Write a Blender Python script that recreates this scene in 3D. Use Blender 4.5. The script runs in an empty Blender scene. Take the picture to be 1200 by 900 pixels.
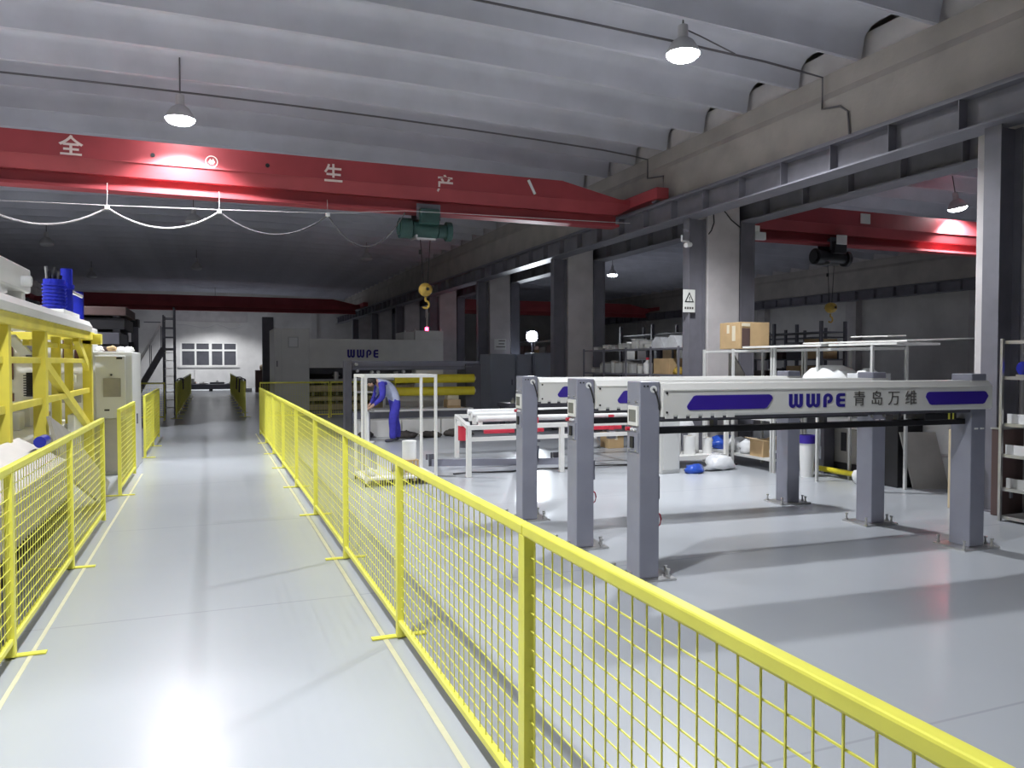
import bpy, bmesh, math, random
from mathutils import Vector, Matrix
random.seed(7)
R = math.radians
PI = math.pi
S = bpy.context.scene
COL = S.collection

# ------------------------------------------------------------------ camera, world, exposure
CAM_H = 1.7
YAW = math.atan(353 / 900)          # turned right of the aisle
PITCH = math.atan(25.5 / 900)       # slightly down
cam_data = bpy.data.cameras.new('camera')
cam_data.sensor_width = 36.0
cam_data.lens = 900 / 1200 * 36.0
cam_data.clip_start = 0.05
cam_data.clip_end = 300
cam = bpy.data.objects.new('camera', cam_data)
COL.objects.link(cam)
cam.location = (0, 0, CAM_H)
cam.rotation_euler = (PI / 2 - PITCH, 0, -YAW)
S.camera = cam

world = bpy.data.worlds.new('night')
S.world = world
world.use_nodes = True
bg = world.node_tree.nodes['Background']
bg.inputs[0].default_value = (0.3, 0.3, 0.3, 1)
bg.inputs[1].default_value = 0.02
S.view_settings.view_transform = 'Standard'
S.view_settings.look = 'None'
S.view_settings.gamma = 1.0
S.view_settings.use_curve_mapping = False
S.view_settings.exposure = 1.1

LAMP_W = 820.0                       # one high-bay lamp
LAMP_COL = (0.93, 0.96, 1.0)
LAMP_CONE = R(134)

# ------------------------------------------------------------------ materials
def mat(name, col, rough=0.5, metal=0.0, var=0.0, scale=3.0, bump=0.0, bscale=None, col2=None,
        emit=None, es=0.0, spec=0.5, coat=0.0, stretch=None, detail=4.0):
    m = bpy.data.materials.new(name)
    m.use_nodes = True
    nt = m.node_tree
    b = nt.nodes['Principled BSDF']
    c = (*col, 1)
    b.inputs['Base Color'].default_value = c
    b.inputs['Roughness'].default_value = rough
    b.inputs['Metallic'].default_value = metal
    b.inputs['Specular IOR Level'].default_value = spec
    if coat:
        b.inputs['Coat Weight'].default_value = coat
        b.inputs['Coat Roughness'].default_value = 0.15
    if emit:
        b.inputs['Emission Color'].default_value = (*emit, 1)
        b.inputs['Emission Strength'].default_value = es
    tc = nt.nodes.new('ShaderNodeTexCoord')
    src = tc.outputs['Object']
    if stretch:
        mp = nt.nodes.new('ShaderNodeMapping')
        mp.inputs['Scale'].default_value = stretch
        nt.links.new(src, mp.inputs['Vector'])
        src = mp.outputs['Vector']
    if var > 0 or col2:
        n = nt.nodes.new('ShaderNodeTexNoise')
        n.inputs['Scale'].default_value = scale
        n.inputs['Detail'].default_value = detail
        nt.links.new(src, n.inputs['Vector'])
        r = nt.nodes.new('ShaderNodeValToRGB')
        lo = tuple(max(0, x * (1 - var)) for x in col) if not col2 else col2
        hi = tuple(min(1, x * (1 + var * 0.6)) for x in col)
        r.color_ramp.elements[0].position = 0.32
        r.color_ramp.elements[1].position = 0.66
        r.color_ramp.elements[0].color = (*lo, 1)
        r.color_ramp.elements[1].color = (*hi, 1)
        nt.links.new(n.outputs['Fac'], r.inputs['Fac'])
        nt.links.new(r.outputs['Color'], b.inputs['Base Color'])
    if bump > 0:
        n2 = nt.nodes.new('ShaderNodeTexNoise')
        n2.inputs['Scale'].default_value = bscale or scale * 4
        n2.inputs['Detail'].default_value = 5
        nt.links.new(src, n2.inputs['Vector'])
        bp = nt.nodes.new('ShaderNodeBump')
        bp.inputs['Strength'].default_value = bump
        bp.inputs['Distance'].default_value = 0.02
        nt.links.new(n2.outputs['Fac'], bp.inputs['Height'])
        nt.links.new(bp.outputs['Normal'], b.inputs['Normal'])
    return m

M = {}
M['ceil'] = mat('ceiling_paint', (0.60, 0.60, 0.66), 0.85, var=0.10, scale=1.2, bump=0.05, bscale=9)
M['concrete'] = mat('concrete', (0.42, 0.385, 0.355), 0.85, var=0.14, scale=1.6, bump=0.25, bscale=14)
M['column'] = mat('column_paint', (0.62, 0.585, 0.585), 0.75, var=0.12, scale=2.0, bump=0.12, bscale=16)
M['steel'] = mat('grey_steel_paint', (0.20, 0.195, 0.225), 0.5, var=0.12, scale=3)
M['plaster'] = mat('wall_plaster', (0.72, 0.70, 0.68), 0.85, var=0.16, scale=0.7, bump=0.2, bscale=6)
M['red'] = mat('crane_red', (0.38, 0.055, 0.065), 0.55, var=0.12, scale=1.5)
M['cream_letter'] = mat('letter_paint', (0.85, 0.70, 0.66), 0.6)
M['yellow'] = mat('yellow_powder_coat', (0.90, 0.86, 0.12), 0.36, var=0.06, scale=6)
M['yellow_old'] = mat('yellow_machine_paint', (0.82, 0.71, 0.10), 0.42, var=0.10, scale=3)
M['white'] = mat('white_paint', (0.80, 0.79, 0.76), 0.4, var=0.04, scale=3)
M['beamwhite'] = mat('cover_white', (0.78, 0.77, 0.73), 0.35, var=0.03, scale=2)
M['cabinet'] = mat('cabinet_paint', (0.64, 0.64, 0.62), 0.45, var=0.05, scale=2)
M['bluegrey'] = mat('blue_grey_cabinet', (0.36, 0.385, 0.44), 0.5, var=0.05, scale=2)
M['grey'] = mat('pillar_grey', (0.27, 0.275, 0.335), 0.38, var=0.07, scale=4)
M['darkgrey'] = mat('dark_grey_paint', (0.115, 0.112, 0.135), 0.42, var=0.1, scale=4)
M['black'] = mat('black_paint', (0.018, 0.017, 0.02), 0.45, var=0.15, scale=6)
M['blue'] = mat('blue_plate', (0.045, 0.02, 0.33), 0.35, var=0.05, scale=3)
M['letter_blue'] = mat('lettering_blue', (0.03, 0.02, 0.26), 0.4)
M['letter_dark'] = mat('lettering_dark', (0.10, 0.09, 0.08), 0.5)
M['motorblue'] = mat('motor_blue', (0.02, 0.03, 0.42), 0.3, var=0.15, scale=8)
M['metal'] = mat('bare_steel', (0.62, 0.61, 0.60), 0.3, metal=0.9, var=0.08, scale=8)
M['galv'] = mat('galvanised_sheet', (0.42, 0.40, 0.37), 0.45, metal=0.35, var=0.08, scale=4)
M['screen'] = mat('panel_screen', (0.20, 0.20, 0.19), 0.25)
M['pane_grey'] = mat('panel_window', (0.30, 0.28, 0.26), 0.25, var=0.1, scale=6)
M['glass'] = mat('window_glass', (0.10, 0.10, 0.115), 0.15, var=0.15, scale=2)
M['green'] = mat('hoist_green', (0.03, 0.085, 0.075), 0.5, var=0.2, scale=6)
M['hookyellow'] = mat('hook_yellow', (0.55, 0.36, 0.06), 0.5, var=0.25, scale=12)
M['card'] = mat('cardboard', (0.55, 0.38, 0.20), 0.8, var=0.10, scale=4, bump=0.05, bscale=30)
M['card_pale'] = mat('cardboard_pale', (0.68, 0.52, 0.33), 0.8, var=0.10, scale=4)
M['tape'] = mat('parcel_tape', (0.75, 0.68, 0.52), 0.35)
M['brown'] = mat('brown_board', (0.12, 0.075, 0.07), 0.5, var=0.2, scale=3, stretch=(1, 1, 0.2))
M['wood'] = mat('pale_wood', (0.66, 0.54, 0.36), 0.6, var=0.15, scale=3, stretch=(6, 6, 0.4))
M['paper'] = mat('white_roll', (0.86, 0.86, 0.85), 0.55, var=0.03, scale=5)
M['film'] = mat('plastic_film', (0.80, 0.81, 0.83), 0.22, var=0.08, scale=8, bump=0.6, bscale=9)
M['bluebag'] = mat('blue_film', (0.03, 0.10, 0.55), 0.28, var=0.25, scale=10, bump=0.5, bscale=12)
M['redpart'] = mat('red_part', (0.62, 0.04, 0.07), 0.35, var=0.1, scale=6)
M['rollyellow'] = mat('yellow_roll', (0.74, 0.62, 0.03), 0.45, var=0.08, scale=5)
M['skin'] = mat('skin', (0.50, 0.31, 0.22), 0.55)
M['hair'] = mat('dark_hair', (0.02, 0.017, 0.016), 0.6, bump=0.4, bscale=60)
M['cloth_blue'] = mat('blue_workwear', (0.05, 0.045, 0.42), 0.8, var=0.2, scale=9, bump=0.4, bscale=18)
M['cloth_grey'] = mat('grey_blue_workwear', (0.42, 0.46, 0.62), 0.8, var=0.15, scale=9, bump=0.4, bscale=18)
M['shoe'] = mat('shoe', (0.05, 0.05, 0.07), 0.6)
M['cable'] = mat('grey_cable', (0.60, 0.57, 0.58), 0.5)
M['cable_black'] = mat('black_cable', (0.02, 0.02, 0.022), 0.5)
M['conduit'] = mat('conduit', (0.14, 0.13, 0.14), 0.5)
M['maroon'] = mat('maroon_panel', (0.13, 0.05, 0.045), 0.5, var=0.15, scale=4)
M['signwhite'] = mat('sign_white', (0.80, 0.80, 0.76), 0.4)
M['lens_on'] = mat('lamp_lens_lit', (0.9, 0.9, 0.9), 0.4, emit=LAMP_COL, es=25.0)
M['lens_off'] = mat('lamp_lens_unlit', (0.55, 0.55, 0.56), 0.4)
M['shade'] = mat('lamp_shade', (0.55, 0.54, 0.55), 0.45, var=0.06, scale=6)
M['flood_lens'] = mat('flood_lens', (0.9, 0.9, 0.9), 0.4, emit=(0.86, 0.93, 1.0), es=70.0)
M['beacon_red'] = mat('beacon_red', (0.8, 0.02, 0.05), 0.3, emit=(1.0, 0.03, 0.10), es=14.0)
M['floor_line'] = mat('pale_floor_line', (0.70, 0.67, 0.48), 0.4, var=0.06, scale=9)
M['debris'] = mat('dark_rags', (0.07, 0.06, 0.055), 0.9, var=0.3, scale=12, bump=0.5, bscale=20)

def floor_material():
    m = bpy.data.materials.new('epoxy_floor')
    m.use_nodes = True
    nt = m.node_tree
    b = nt.nodes['Principled BSDF']
    tc = nt.nodes.new('ShaderNodeTexCoord')
    n1 = nt.nodes.new('ShaderNodeTexNoise'); n1.inputs['Scale'].default_value = 0.45; n1.inputs['Detail'].default_value = 5
    n2 = nt.nodes.new('ShaderNodeTexNoise'); n2.inputs['Scale'].default_value = 2.0; n2.inputs['Detail'].default_value = 2
    mp = nt.nodes.new('ShaderNodeMapping'); mp.inputs['Scale'].default_value = (1.6, 0.22, 1)
    n3 = nt.nodes.new('ShaderNodeTexNoise'); n3.inputs['Scale'].default_value = 1.1; n3.inputs['Detail'].default_value = 3
    nt.links.new(tc.outputs['Object'], n1.inputs['Vector'])
    nt.links.new(tc.outputs['Object'], n2.inputs['Vector'])
    nt.links.new(tc.outputs['Object'], mp.inputs['Vector'])
    nt.links.new(mp.outputs['Vector'], n3.inputs['Vector'])
    r1 = nt.nodes.new('ShaderNodeValToRGB')
    r1.color_ramp.elements[0].position = 0.3; r1.color_ramp.elements[1].position = 0.7
    r1.color_ramp.elements[0].color = (0.425, 0.445, 0.475, 1)
    r1.color_ramp.elements[1].color = (0.46, 0.48, 0.51, 1)
    nt.links.new(n1.outputs['Fac'], r1.inputs['Fac'])
    # scuffs that run along the walkway
    r3 = nt.nodes.new('ShaderNodeValToRGB')
    r3.color_ramp.elements[0].position = 0.30; r3.color_ramp.elements[1].position = 0.45
    r3.color_ramp.elements[0].color = (0.80, 0.80, 0.79, 1)
    r3.color_ramp.elements[1].color = (1, 1, 1, 1)
    nt.links.new(n3.outputs['Fac'], r3.inputs['Fac'])
    mx = nt.nodes.new('ShaderNodeMix'); mx.data_type = 'RGBA'; mx.blend_type = 'MULTIPLY'
    mx.inputs[0].default_value = 0.06
    nt.links.new(r1.outputs['Color'], mx.inputs[6]); nt.links.new(r3.outputs['Color'], mx.inputs[7])
    # worn casting joints every six metres
    br = nt.nodes.new('ShaderNodeTexBrick')
    br.offset = 0.0
    br.inputs['Scale'].default_value = 1.0
    br.inputs['Brick Width'].default_value = 6.0
    br.inputs['Row Height'].default_value = 3.0
    br.inputs['Mortar Size'].default_value = 0.012
    br.inputs['Mortar Smooth'].default_value = 0.6
    br.inputs['Color1'].default_value = (1, 1, 1, 1); br.inputs['Color2'].default_value = (1, 1, 1, 1)
    br.inputs['Mortar'].default_value = (0.80, 0.80, 0.80, 1)
    mpb = nt.nodes.new('ShaderNodeMapping'); mpb.inputs['Location'].default_value = (2.9, 0.4, 0)
    nt.links.new(tc.outputs['Object'], mpb.inputs['Vector'])
    nt.links.new(mpb.outputs['Vector'], br.inputs['Vector'])
    mx2 = nt.nodes.new('ShaderNodeMix'); mx2.data_type = 'RGBA'; mx2.blend_type = 'MULTIPLY'
    mx2.inputs[0].default_value = 0.8
    nt.links.new(mx.outputs[2], mx2.inputs[6]); nt.links.new(br.outputs['Color'], mx2.inputs[7])
    nt.links.new(mx2.outputs[2], b.inputs['Base Color'])
    rr = nt.nodes.new('ShaderNodeMapRange')
    rr.inputs['From Min'].default_value = 0.3; rr.inputs['From Max'].default_value = 0.7
    rr.inputs['To Min'].default_value = 0.26; rr.inputs['To Max'].default_value = 0.30
    nt.links.new(n2.outputs['Fac'], rr.inputs['Value'])
    b.inputs['Roughness'].default_value = 0.24
    b.inputs['Specular IOR Level'].default_value = 0.34
    bp = nt.nodes.new('ShaderNodeBump'); bp.inputs['Strength'].default_value = 0.004; bp.inputs['Distance'].default_value = 0.01
    nt.links.new(n2.outputs['Fac'], bp.inputs['Height'])
    return m
M['floor'] = floor_material()

# ------------------------------------------------------------------ mesh helpers
def wloc(o):
    v = Vector((0, 0, 0))
    while o:
        v = v + o.location
        o = o.parent
    return v

class MB:
    def __init__(s):
        s.v = []; s.f = []; s.smooth = []; s.soft = False
    def add(s, vs, fs, smooth=False):
        n = len(s.v)
        s.v += [tuple(p) for p in vs]
        for f in fs:
            s.f.append(tuple(i + n for i in f)); s.smooth.append(smooth)
        return s
    def box(s, x0, x1, y0, y1, z0, z1, c=0.0):
        x0, x1 = min(x0, x1), max(x0, x1); y0, y1 = min(y0, y1), max(y0, y1); z0, z1 = min(z0, z1), max(z0, z1)
        if c <= 0:
            vs = [(x0, y0, z0), (x1, y0, z0), (x1, y1, z0), (x0, y1, z0), (x0, y0, z1), (x1, y0, z1), (x1, y1, z1), (x0, y1, z1)]
            return s.add(vs, [(0, 3, 2, 1), (4, 5, 6, 7), (0, 1, 5, 4), (1, 2, 6, 5), (2, 3, 7, 6), (3, 0, 4, 7)])
        c = min(c, (x1 - x0) * .45, (y1 - y0) * .45, (z1 - z0) * .45)
        bm = bmesh.new()
        bmesh.ops.create_cube(bm, size=1.0)
        for v in bm.verts:
            v.co = Vector(((x0 + x1) / 2 + v.co.x * (x1 - x0), (y0 + y1) / 2 + v.co.y * (y1 - y0), (z0 + z1) / 2 + v.co.z * (z1 - z0)))
        bmesh.ops.bevel(bm, geom=list(bm.edges), offset=c, segments=2, profile=0.5, affect='EDGES')
        bm.verts.index_update()
        s.add([v.co[:] for v in bm.verts], [[v.index for v in f.verts] for f in bm.faces])
        bm.free()
        return s
    def tube(s, p0, p1, r, n=10, r1=None, cap=True):
        p0 = Vector(p0); p1 = Vector(p1); r1 = r if r1 is None else r1
        d = (p1 - p0)
        if d.length < 1e-7: return s
        d.normalize()
        a = d.orthogonal().normalized(); b = d.cross(a)
        vs = []
        for i in range(n):
            t = 2 * PI * i / n
            o = a * math.cos(t) + b * math.sin(t)
            vs.append(p0 + o * r); vs.append(p1 + o * r1)
        s.add(vs, [(2 * i, 2 * ((i + 1) % n), 2 * ((i + 1) % n) + 1, 2 * i + 1) for i in range(n)], n > 4)
        if cap:
            s.add([vs[2 * i] for i in range(n)], [tuple(range(n))[::-1]])
            s.add([vs[2 * i + 1] for i in range(n)], [tuple(range(n))])
        return s
    def bar(s, p0, p1, w, h):
        """rectangular bar between two points, w across, h tall"""
        p0 = Vector(p0); p1 = Vector(p1)
        d = (p1 - p0).normalized()
        up = Vector((0, 0, 1)) if abs(d.z) < 0.95 else Vector((0, 1, 0))
        a = d.cross(up).normalized() * w / 2; b = a.cross(d).normalized() * h / 2
        vs = [p + q for p in (p0, p1) for q in (-a - b, a - b, a + b, -a + b)]
        return s.add(vs, [(0, 1, 2, 3), (7, 6, 5, 4), (0, 4, 5, 1), (1, 5, 6, 2), (2, 6, 7, 3), (3, 7, 4, 0)])
    def path(s, pts, r, n=6):
        pts = [Vector(p) for p in pts]
        rings = []
        for i, p in enumerate(pts):
            d = (pts[min(i + 1, len(pts) - 1)] - pts[max(i - 1, 0)]).normalized()
            a = d.cross(Vector((0.13, 0.21, 0.97))).normalized(); b = d.cross(a)
            rings.append([p + (a * math.cos(2 * PI * k / n) + b * math.sin(2 * PI * k / n)) * r for k in range(n)])
        vs = [q for rg in rings for q in rg]
        fs = []
        for i in range(len(pts) - 1):
            for k in range(n):
                fs.append((i * n + k, i * n + (k + 1) % n, (i + 1) * n + (k + 1) % n, (i + 1) * n + k))
        return s.add(vs, fs, True)
    def prism(s, poly, axis, a, b):
        """extrude a 2D polygon; axis 'x': (y,z), 'y': (x,z), 'z': (x,y)"""
        n = len(poly)
        def P(u, v, t):
            return {'x': (t, u, v), 'y': (u, t, v), 'z': (u, v, t)}[axis]
        vs = [P(u, v, a) for u, v in poly] + [P(u, v, b) for u, v in poly]
        fs = [tuple(range(n)), tuple(range(2 * n - 1, n - 1, -1))]
        fs += [((i + 1) % n, i, n + i, n + (i + 1) % n) for i in range(n)]
        return s.add(vs, fs)
    def lathe(s, prof, c=(0, 0, 0), n=20, axis='z'):
        vs = []; fs = []
        m = len(prof)
        for i in range(n):
            t = 2 * PI * i / n
            for r, z in prof:
                p = (r * math.cos(t), r * math.sin(t), z)
                if axis == 'x': p = (p[2], p[0], p[1])
                if axis == 'y': p = (p[0], p[2], p[1])
                vs.append((c[0] + p[0], c[1] + p[1], c[2] + p[2]))
        for i in range(n):
            for k in range(m - 1):
                j = (i + 1) % n
                fs.append((i * m + k, j * m + k, j * m + k + 1, i * m + k + 1))
        return s.add(vs, fs, True)
    def blob(s, c, rx, ry, rz, seed=0, amp=0.18, n=10, m=7, flat=True):
        rnd = random.Random(seed); s.soft = True
        vs = []; fs = []
        for j in range(m + 1):
            ph = PI * j / m
            for i in range(n):
                t = 2 * PI * i / n
                k = 1 + rnd.uniform(-amp, amp)
                if j in (0, m): k = 1
                z = math.cos(ph) * rz * k
                if flat: z = max(z, -rz * 0.55)
                vs.append((c[0] + math.sin(ph) * math.cos(t) * rx * k, c[1] + math.sin(ph) * math.sin(t) * ry * k, c[2] + z))
        for j in range(m):
            for i in range(n):
                fs.append((j * n + i, (j + 1) * n + i, (j + 1) * n + (i + 1) % n, j * n + (i + 1) % n))
        return s.add(vs, fs, True)
    def build(s, name, m, parent=None, world=True):
        me = bpy.data.meshes.new(name)
        vs = s.v
        if parent is not None and world:
            w = wloc(parent)
            vs = [(x - w.x, y - w.y, z - w.z) for x, y, z in vs]
        me.from_pydata(vs, [], s.f)
        me.validate()
        bm = bmesh.new(); bm.from_mesh(me)
        bmesh.ops.recalc_face_normals(bm, faces=bm.faces)
        for e in bm.edges:
            if len(e.link_faces) == 2 and e.calc_face_angle(0) > .62 and not s.soft: e.smooth = False
        bm.to_mesh(me); bm.free()
        if len(me.polygons) == len(s.smooth):
            me.polygons.foreach_set('use_smooth', s.smooth)
        me.materials.append(M[m] if isinstance(m, str) else m)
        o = bpy.data.objects.new(name, me)
        COL.objects.link(o)
        o.parent = parent
        return o

def box(name, m, parent, *a, c=0.0):
    return MB().box(*a, c=c).build(name, m, parent)
def tag(o, label=None, cat=None, group=None, kind=None):
    if label: o['label'] = label
    if cat: o['category'] = cat
    if group: o['group'] = group
    if kind: o['kind'] = kind
    return o
def thing(name, label, cat, loc=(0, 0, 0), rz=0, group=None):
    o = bpy.data.objects.new(name, None)
    COL.objects.link(o)
    o.empty_display_size = 0.1
    o.location = loc; o.rotation_euler = (0, 0, rz)
    return tag(o, label, cat, group)
def copy_tree(o, parent=None):
    c = o.copy(); COL.objects.link(c); c.parent = parent
    for ch in list(o.children):
        copy_tree(ch, c)
    return c
def inst(src, parent, loc=None):
    c = src.copy(); COL.objects.link(c); c.parent = parent
    if loc is not None: c.location = loc
    return c

def arc(cx, cy, rx, ry, a0, a1, n=8):
    return [(cx + rx * math.cos(R(a0 + (a1 - a0) * i / n)), cy + ry * math.sin(R(a0 + (a1 - a0) * i / n))) for i in range(n + 1)]
def letter_shapes():
    W = [(0, 1), (0, .30)] + arc(.26, .30, .26, .30, 180, 330, 9)[1:] + arc(.74, .30, .26, .30, 210, 360, 9)[0:] + \
        [(1, 1), (.76, 1), (.76, .34)] + arc(.69, .30, .07, .07, 0, -180, 4) + [(.62, 1), (.38, 1), (.38, .30)] + \
        arc(.31, .30, .07, .07, 0, -180, 4) + [(.24, 1)]
    P = [(0, 0), (0, .64)] + arc(.5, .64, .5, .36, 180, -90, 16)[1:] + [(.46, .28), (.46, .50), (.5, .50)] + \
        arc(.5, .64, .17, .14, -90, 180, 9)[1:] + [(.33, 0)]
    Eg = [(1, 1), (.4, 1)] + arc(.4, .7, .4, .3, 90, 180, 5)[1:] + arc(.4, .3, .4, .3, 180, 270, 5) + \
         [(1, 0), (1, .22), (.5, .22)] + arc(.5, .31, .12, .09, 270, 90, 4)[1:] + [(1, .40), (1, .60), (.5, .60)] + \
         arc(.5, .69, .12, .09, 270, 90, 4)[1:] + [(1, .78)]
    return [(W, 1.12), (W, 1.12), (P, .78), (Eg, .74)]
def wwpe(x0, z0, width, height, y0, y1, m, parent):
    """the four letters side by side, facing -y"""
    sh = letter_shapes()
    tot = sum(w for _, w in sh) + .30 * 3
    u = width / tot; x = x0
    for poly, w in sh:
        MB().prism([(x + a * w * u, z0 + b * height) for a, b in poly], 'y', y0, y1).build('lettering', m, parent, world=False)
        x += (w + .30) * u
def text_obj(txt, size, depth, m, parent, loc, rot=(PI / 2, 0, 0), name='lettering', bold=0.0):
    cu = bpy.data.curves.new(name, 'FONT')
    cu.body = txt; cu.size = size; cu.extrude = depth / 2; cu.align_x = 'CENTER'; cu.align_y = 'CENTER'
    cu.offset = bold
    t = bpy.data.objects.new('tmp_text', cu)
    COL.objects.link(t)
    dg = bpy.context.evaluated_depsgraph_get()
    me = bpy.data.meshes.new_from_object(t.evaluated_get(dg))
    me.name = name
    bpy.data.objects.remove(t); bpy.data.curves.remove(cu)
    me.materials.clear(); me.materials.append(M[m])
    o = bpy.data.objects.new(name, me)
    COL.objects.link(o)
    o.parent = parent; o.location = loc; o.rotation_euler = rot
    return o

# ------------------------------------------------------------------ the shell
Y0, Y1 = -7.0, 54.0
tag(box('floor', 'floor', None, -9.2, 26.8, Y0, Y1, -0.2, 0.0), kind='structure')
tag(box('wall_left', 'plaster', None, -9.4, -9.2, Y0, Y1, 0, 7.2), kind='structure')
tag(box('wall_right', 'plaster', None, 26.8, 27.0, Y0, Y1, 0, 7.2), kind='structure')
tag(box('wall_rear', 'plaster', None, -9.4, 27.0, Y0 - .2, Y0, 0, 7.2), kind='structure')
wf = MB()
for (a, b, c, d) in [(-9.2, -1.84, 0, 7.2), (1.64, 26.8, 0, 7.2), (-1.84, 1.64, 0, 1.44), (-1.84, 1.64, 2.98, 7.2)]:
    wf.box(a, b, Y1, Y1 + .25, c, d)
far_wall = tag(wf.build('wall_far', 'plaster', None), kind='structure')
# pilasters and a raised, slightly greyer band on the wall above the window
for x in (-7.4, -4.9, 3.75, 6.6, 13.0, 19.0):
    box('pilaster', 'plaster', far_wall, x - .2, x + .2, Y1 - .14, Y1, 0, 6.2)
box('wall_band', 'column', far_wall, -2.3, 2.3, Y1 - .1, Y1, 4.35, 5.0)

win = tag(MB().box(-1.84, 1.64, Y1 + .05, Y1 + .1, 1.36, 1.44).build('window_1', 'white', None), kind='structure')
wfm = MB()
for x in (-1.84, -0.97, -0.1, 0.72, 1.56):
    w = .11 if x not in (-0.1,) else .17
    wfm.box(x, x + w + .01, Y1 + .02, Y1 + .12, 1.44, 2.98)
for z in (1.44, 2.42, 2.92):
    wfm.box(-1.84, 1.64, Y1 + .01, Y1 + .13, z, z + (.07 if z != 2.42 else .12))
wfm.build('window_frame', 'white', win)
for i, (a, b) in enumerate([(-1.76, -.97), (-.89, -.1), (.07, .72), (.80, 1.56)]):
    for z0, z1 in ((1.51, 2.42), (2.54, 2.92)):
        box('pane', 'glass', win, a, b, Y1 + .06, Y1 + .075, z0, z1)
box('window_sill', 'plaster', win, -1.95, 1.75, Y1 - .1, Y1 + .1, 1.36, 1.44)

# saddle-shaped roof slabs, 1.2 m wide, bowed along their span
def zrib(u):                              # u in -1..1 across a bay
    return 6.0 + 0.22 * (1 - u * u)
PW = 1.25
YR = Y0 - .12
WS = [-1, -.95, -.90, -.84, -.76, -.66, -.5, 0, .5, .66, .76, .84, .90, .95, 1]
def arch(w):
    w = abs(w)
    if w >= .95: return 0.0
    if w >= .84: return .30 * (.95 - w) / .11
    return .30 + .12 * (1 - max(0, (w - .5) / .34) ** 2)
def roof_panel_mesh(hw):
    NX = 10; n = len(WS)
    vs = []; fs = []
    for layer in (0, 1):
        for i in range(NX + 1):
            u = -1 + 2 * i / NX
            for w in WS:
                vs.append((u * hw, w * PW * .497, zrib(u) + (arch(w) if layer == 0 else .52)))
    def q(l, i, j): return l * (NX + 1) * n + i * n + j
    for i in range(NX):
        for j in range(n - 1):
            fs.append((q(0, i, j), q(0, i, j + 1), q(0, i + 1, j + 1), q(0, i + 1, j)))
            fs.append((q(1, i, j), q(1, i + 1, j), q(1, i + 1, j + 1), q(1, i, j + 1)))
        for j in (0, n - 1):
            fs.append((q(0, i, j), q(0, i + 1, j), q(1, i + 1, j), q(1, i, j)))
    for j in range(n - 1):
        for i in (0, NX):
            fs.append((q(0, i, j), q(0, i, j + 1), q(1, i, j + 1), q(1, i, j)))
    return vs, fs
# above the slabs: the closed roof deck
ceil_root = tag(box('ceiling', 'plaster', None, -9.4, 27.0, Y0 - .2, Y1 + .25, 7.2, 7.35), kind='structure')
for cx, hw in ((-0.3, 8.95), (18.05, 8.55)):
    vs, fs = roof_panel_mesh(hw)
    mb = MB(); mb.add(vs, fs, True)
    first = mb.build('roof_panel', 'ceil', ceil_root)
    y = YR
    k = 0
    while y < Y1:
        o = first if k == 0 else inst(first, ceil_root)
        o.location = (cx, y, 0)
        k += 1; y += PW

# concrete edge beams that carry the slabs
def edge_beam(name, x):
    poly = [(x - .42, 4.80), (x + .42, 4.80), (x + .42, 5.60), (x + .36, 5.72), (x + .36, 6.0), (x - .36, 6.0), (x - .36, 5.72), (x - .42, 5.60)]
    tag(MB().prism(poly, 'y', Y0, Y1).build(name, 'concrete', None), kind='structure')
for i_, x_ in enumerate((8.98, -8.95, 26.3)):
    tag(box('trim_%d' % (i_ + 4), 'column', None, x_ - .25, x_ + .25, Y0, Y1, 6.0, 6.38), kind='structure')
edge_beam('trim_1', 9.0)
edge_beam('trim_2', -8.95)
edge_beam('trim_3', 26.3)

# concrete columns with the two steel crane columns beside each of them
YC = [6 * k + .05 for k in range(-1, 9)]
cc = None; sa = None; sb = None
for k, y in enumerate(YC):
    if cc is None:
        cc = MB().box(8.64, 9.37, 0, .6, 0, 4.80, c=.02).build('concrete_column', 'column', None)
        tag(cc, 'square grey concrete column between two dark steel crane posts', 'column', 'concrete columns between the bays')
        cc.location = (0, y, 0)
        sa = thing('steel_column', 'dark grey steel post beside a concrete column, on the walkway side', 'column', (8.41, y + .1, 0), 0, 'steel crane posts on the walkway side')
        MB().box(8.235, 8.26, y, y + .2, .02, 4.36).build('flange', 'steel', sa)
        MB().box(8.575, 8.60, y, y + .2, .02, 4.36).build('flange', 'steel', sa)
        MB().box(8.26, 8.575, y + .09, y + .11, .02, 4.36).build('web', 'steel', sa)
        MB().box(8.19, 8.635, y - .05, y + .25, 0, .02).build('base_plate', 'steel', sa)
        sb = thing('steel_column', 'dark grey steel post beside a concrete column, on the storage side', 'column', (9.57, y + .1, 0), 0, 'steel crane posts on the storage side')
        MB().box(9.40, 9.425, y, y + .2, .02, 4.36).build('flange', 'steel', sb)
        MB().box(9.695, 9.72, y, y + .2, .02, 4.36).build('flange', 'steel', sb)
        MB().box(9.425, 9.695, y + .02, y + .04, .02, 4.36).build('web', 'steel', sb)
        MB().box(9.38, 9.76, y - .05, y + .25, 0, .02).build('base_plate', 'steel', sb)
    else:
        o = inst(cc, None, (0, y, 0))
        o = copy_tree(sa); o.location.y = y + .1
        o = copy_tree(sb); o.location.y = y + .1

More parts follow.
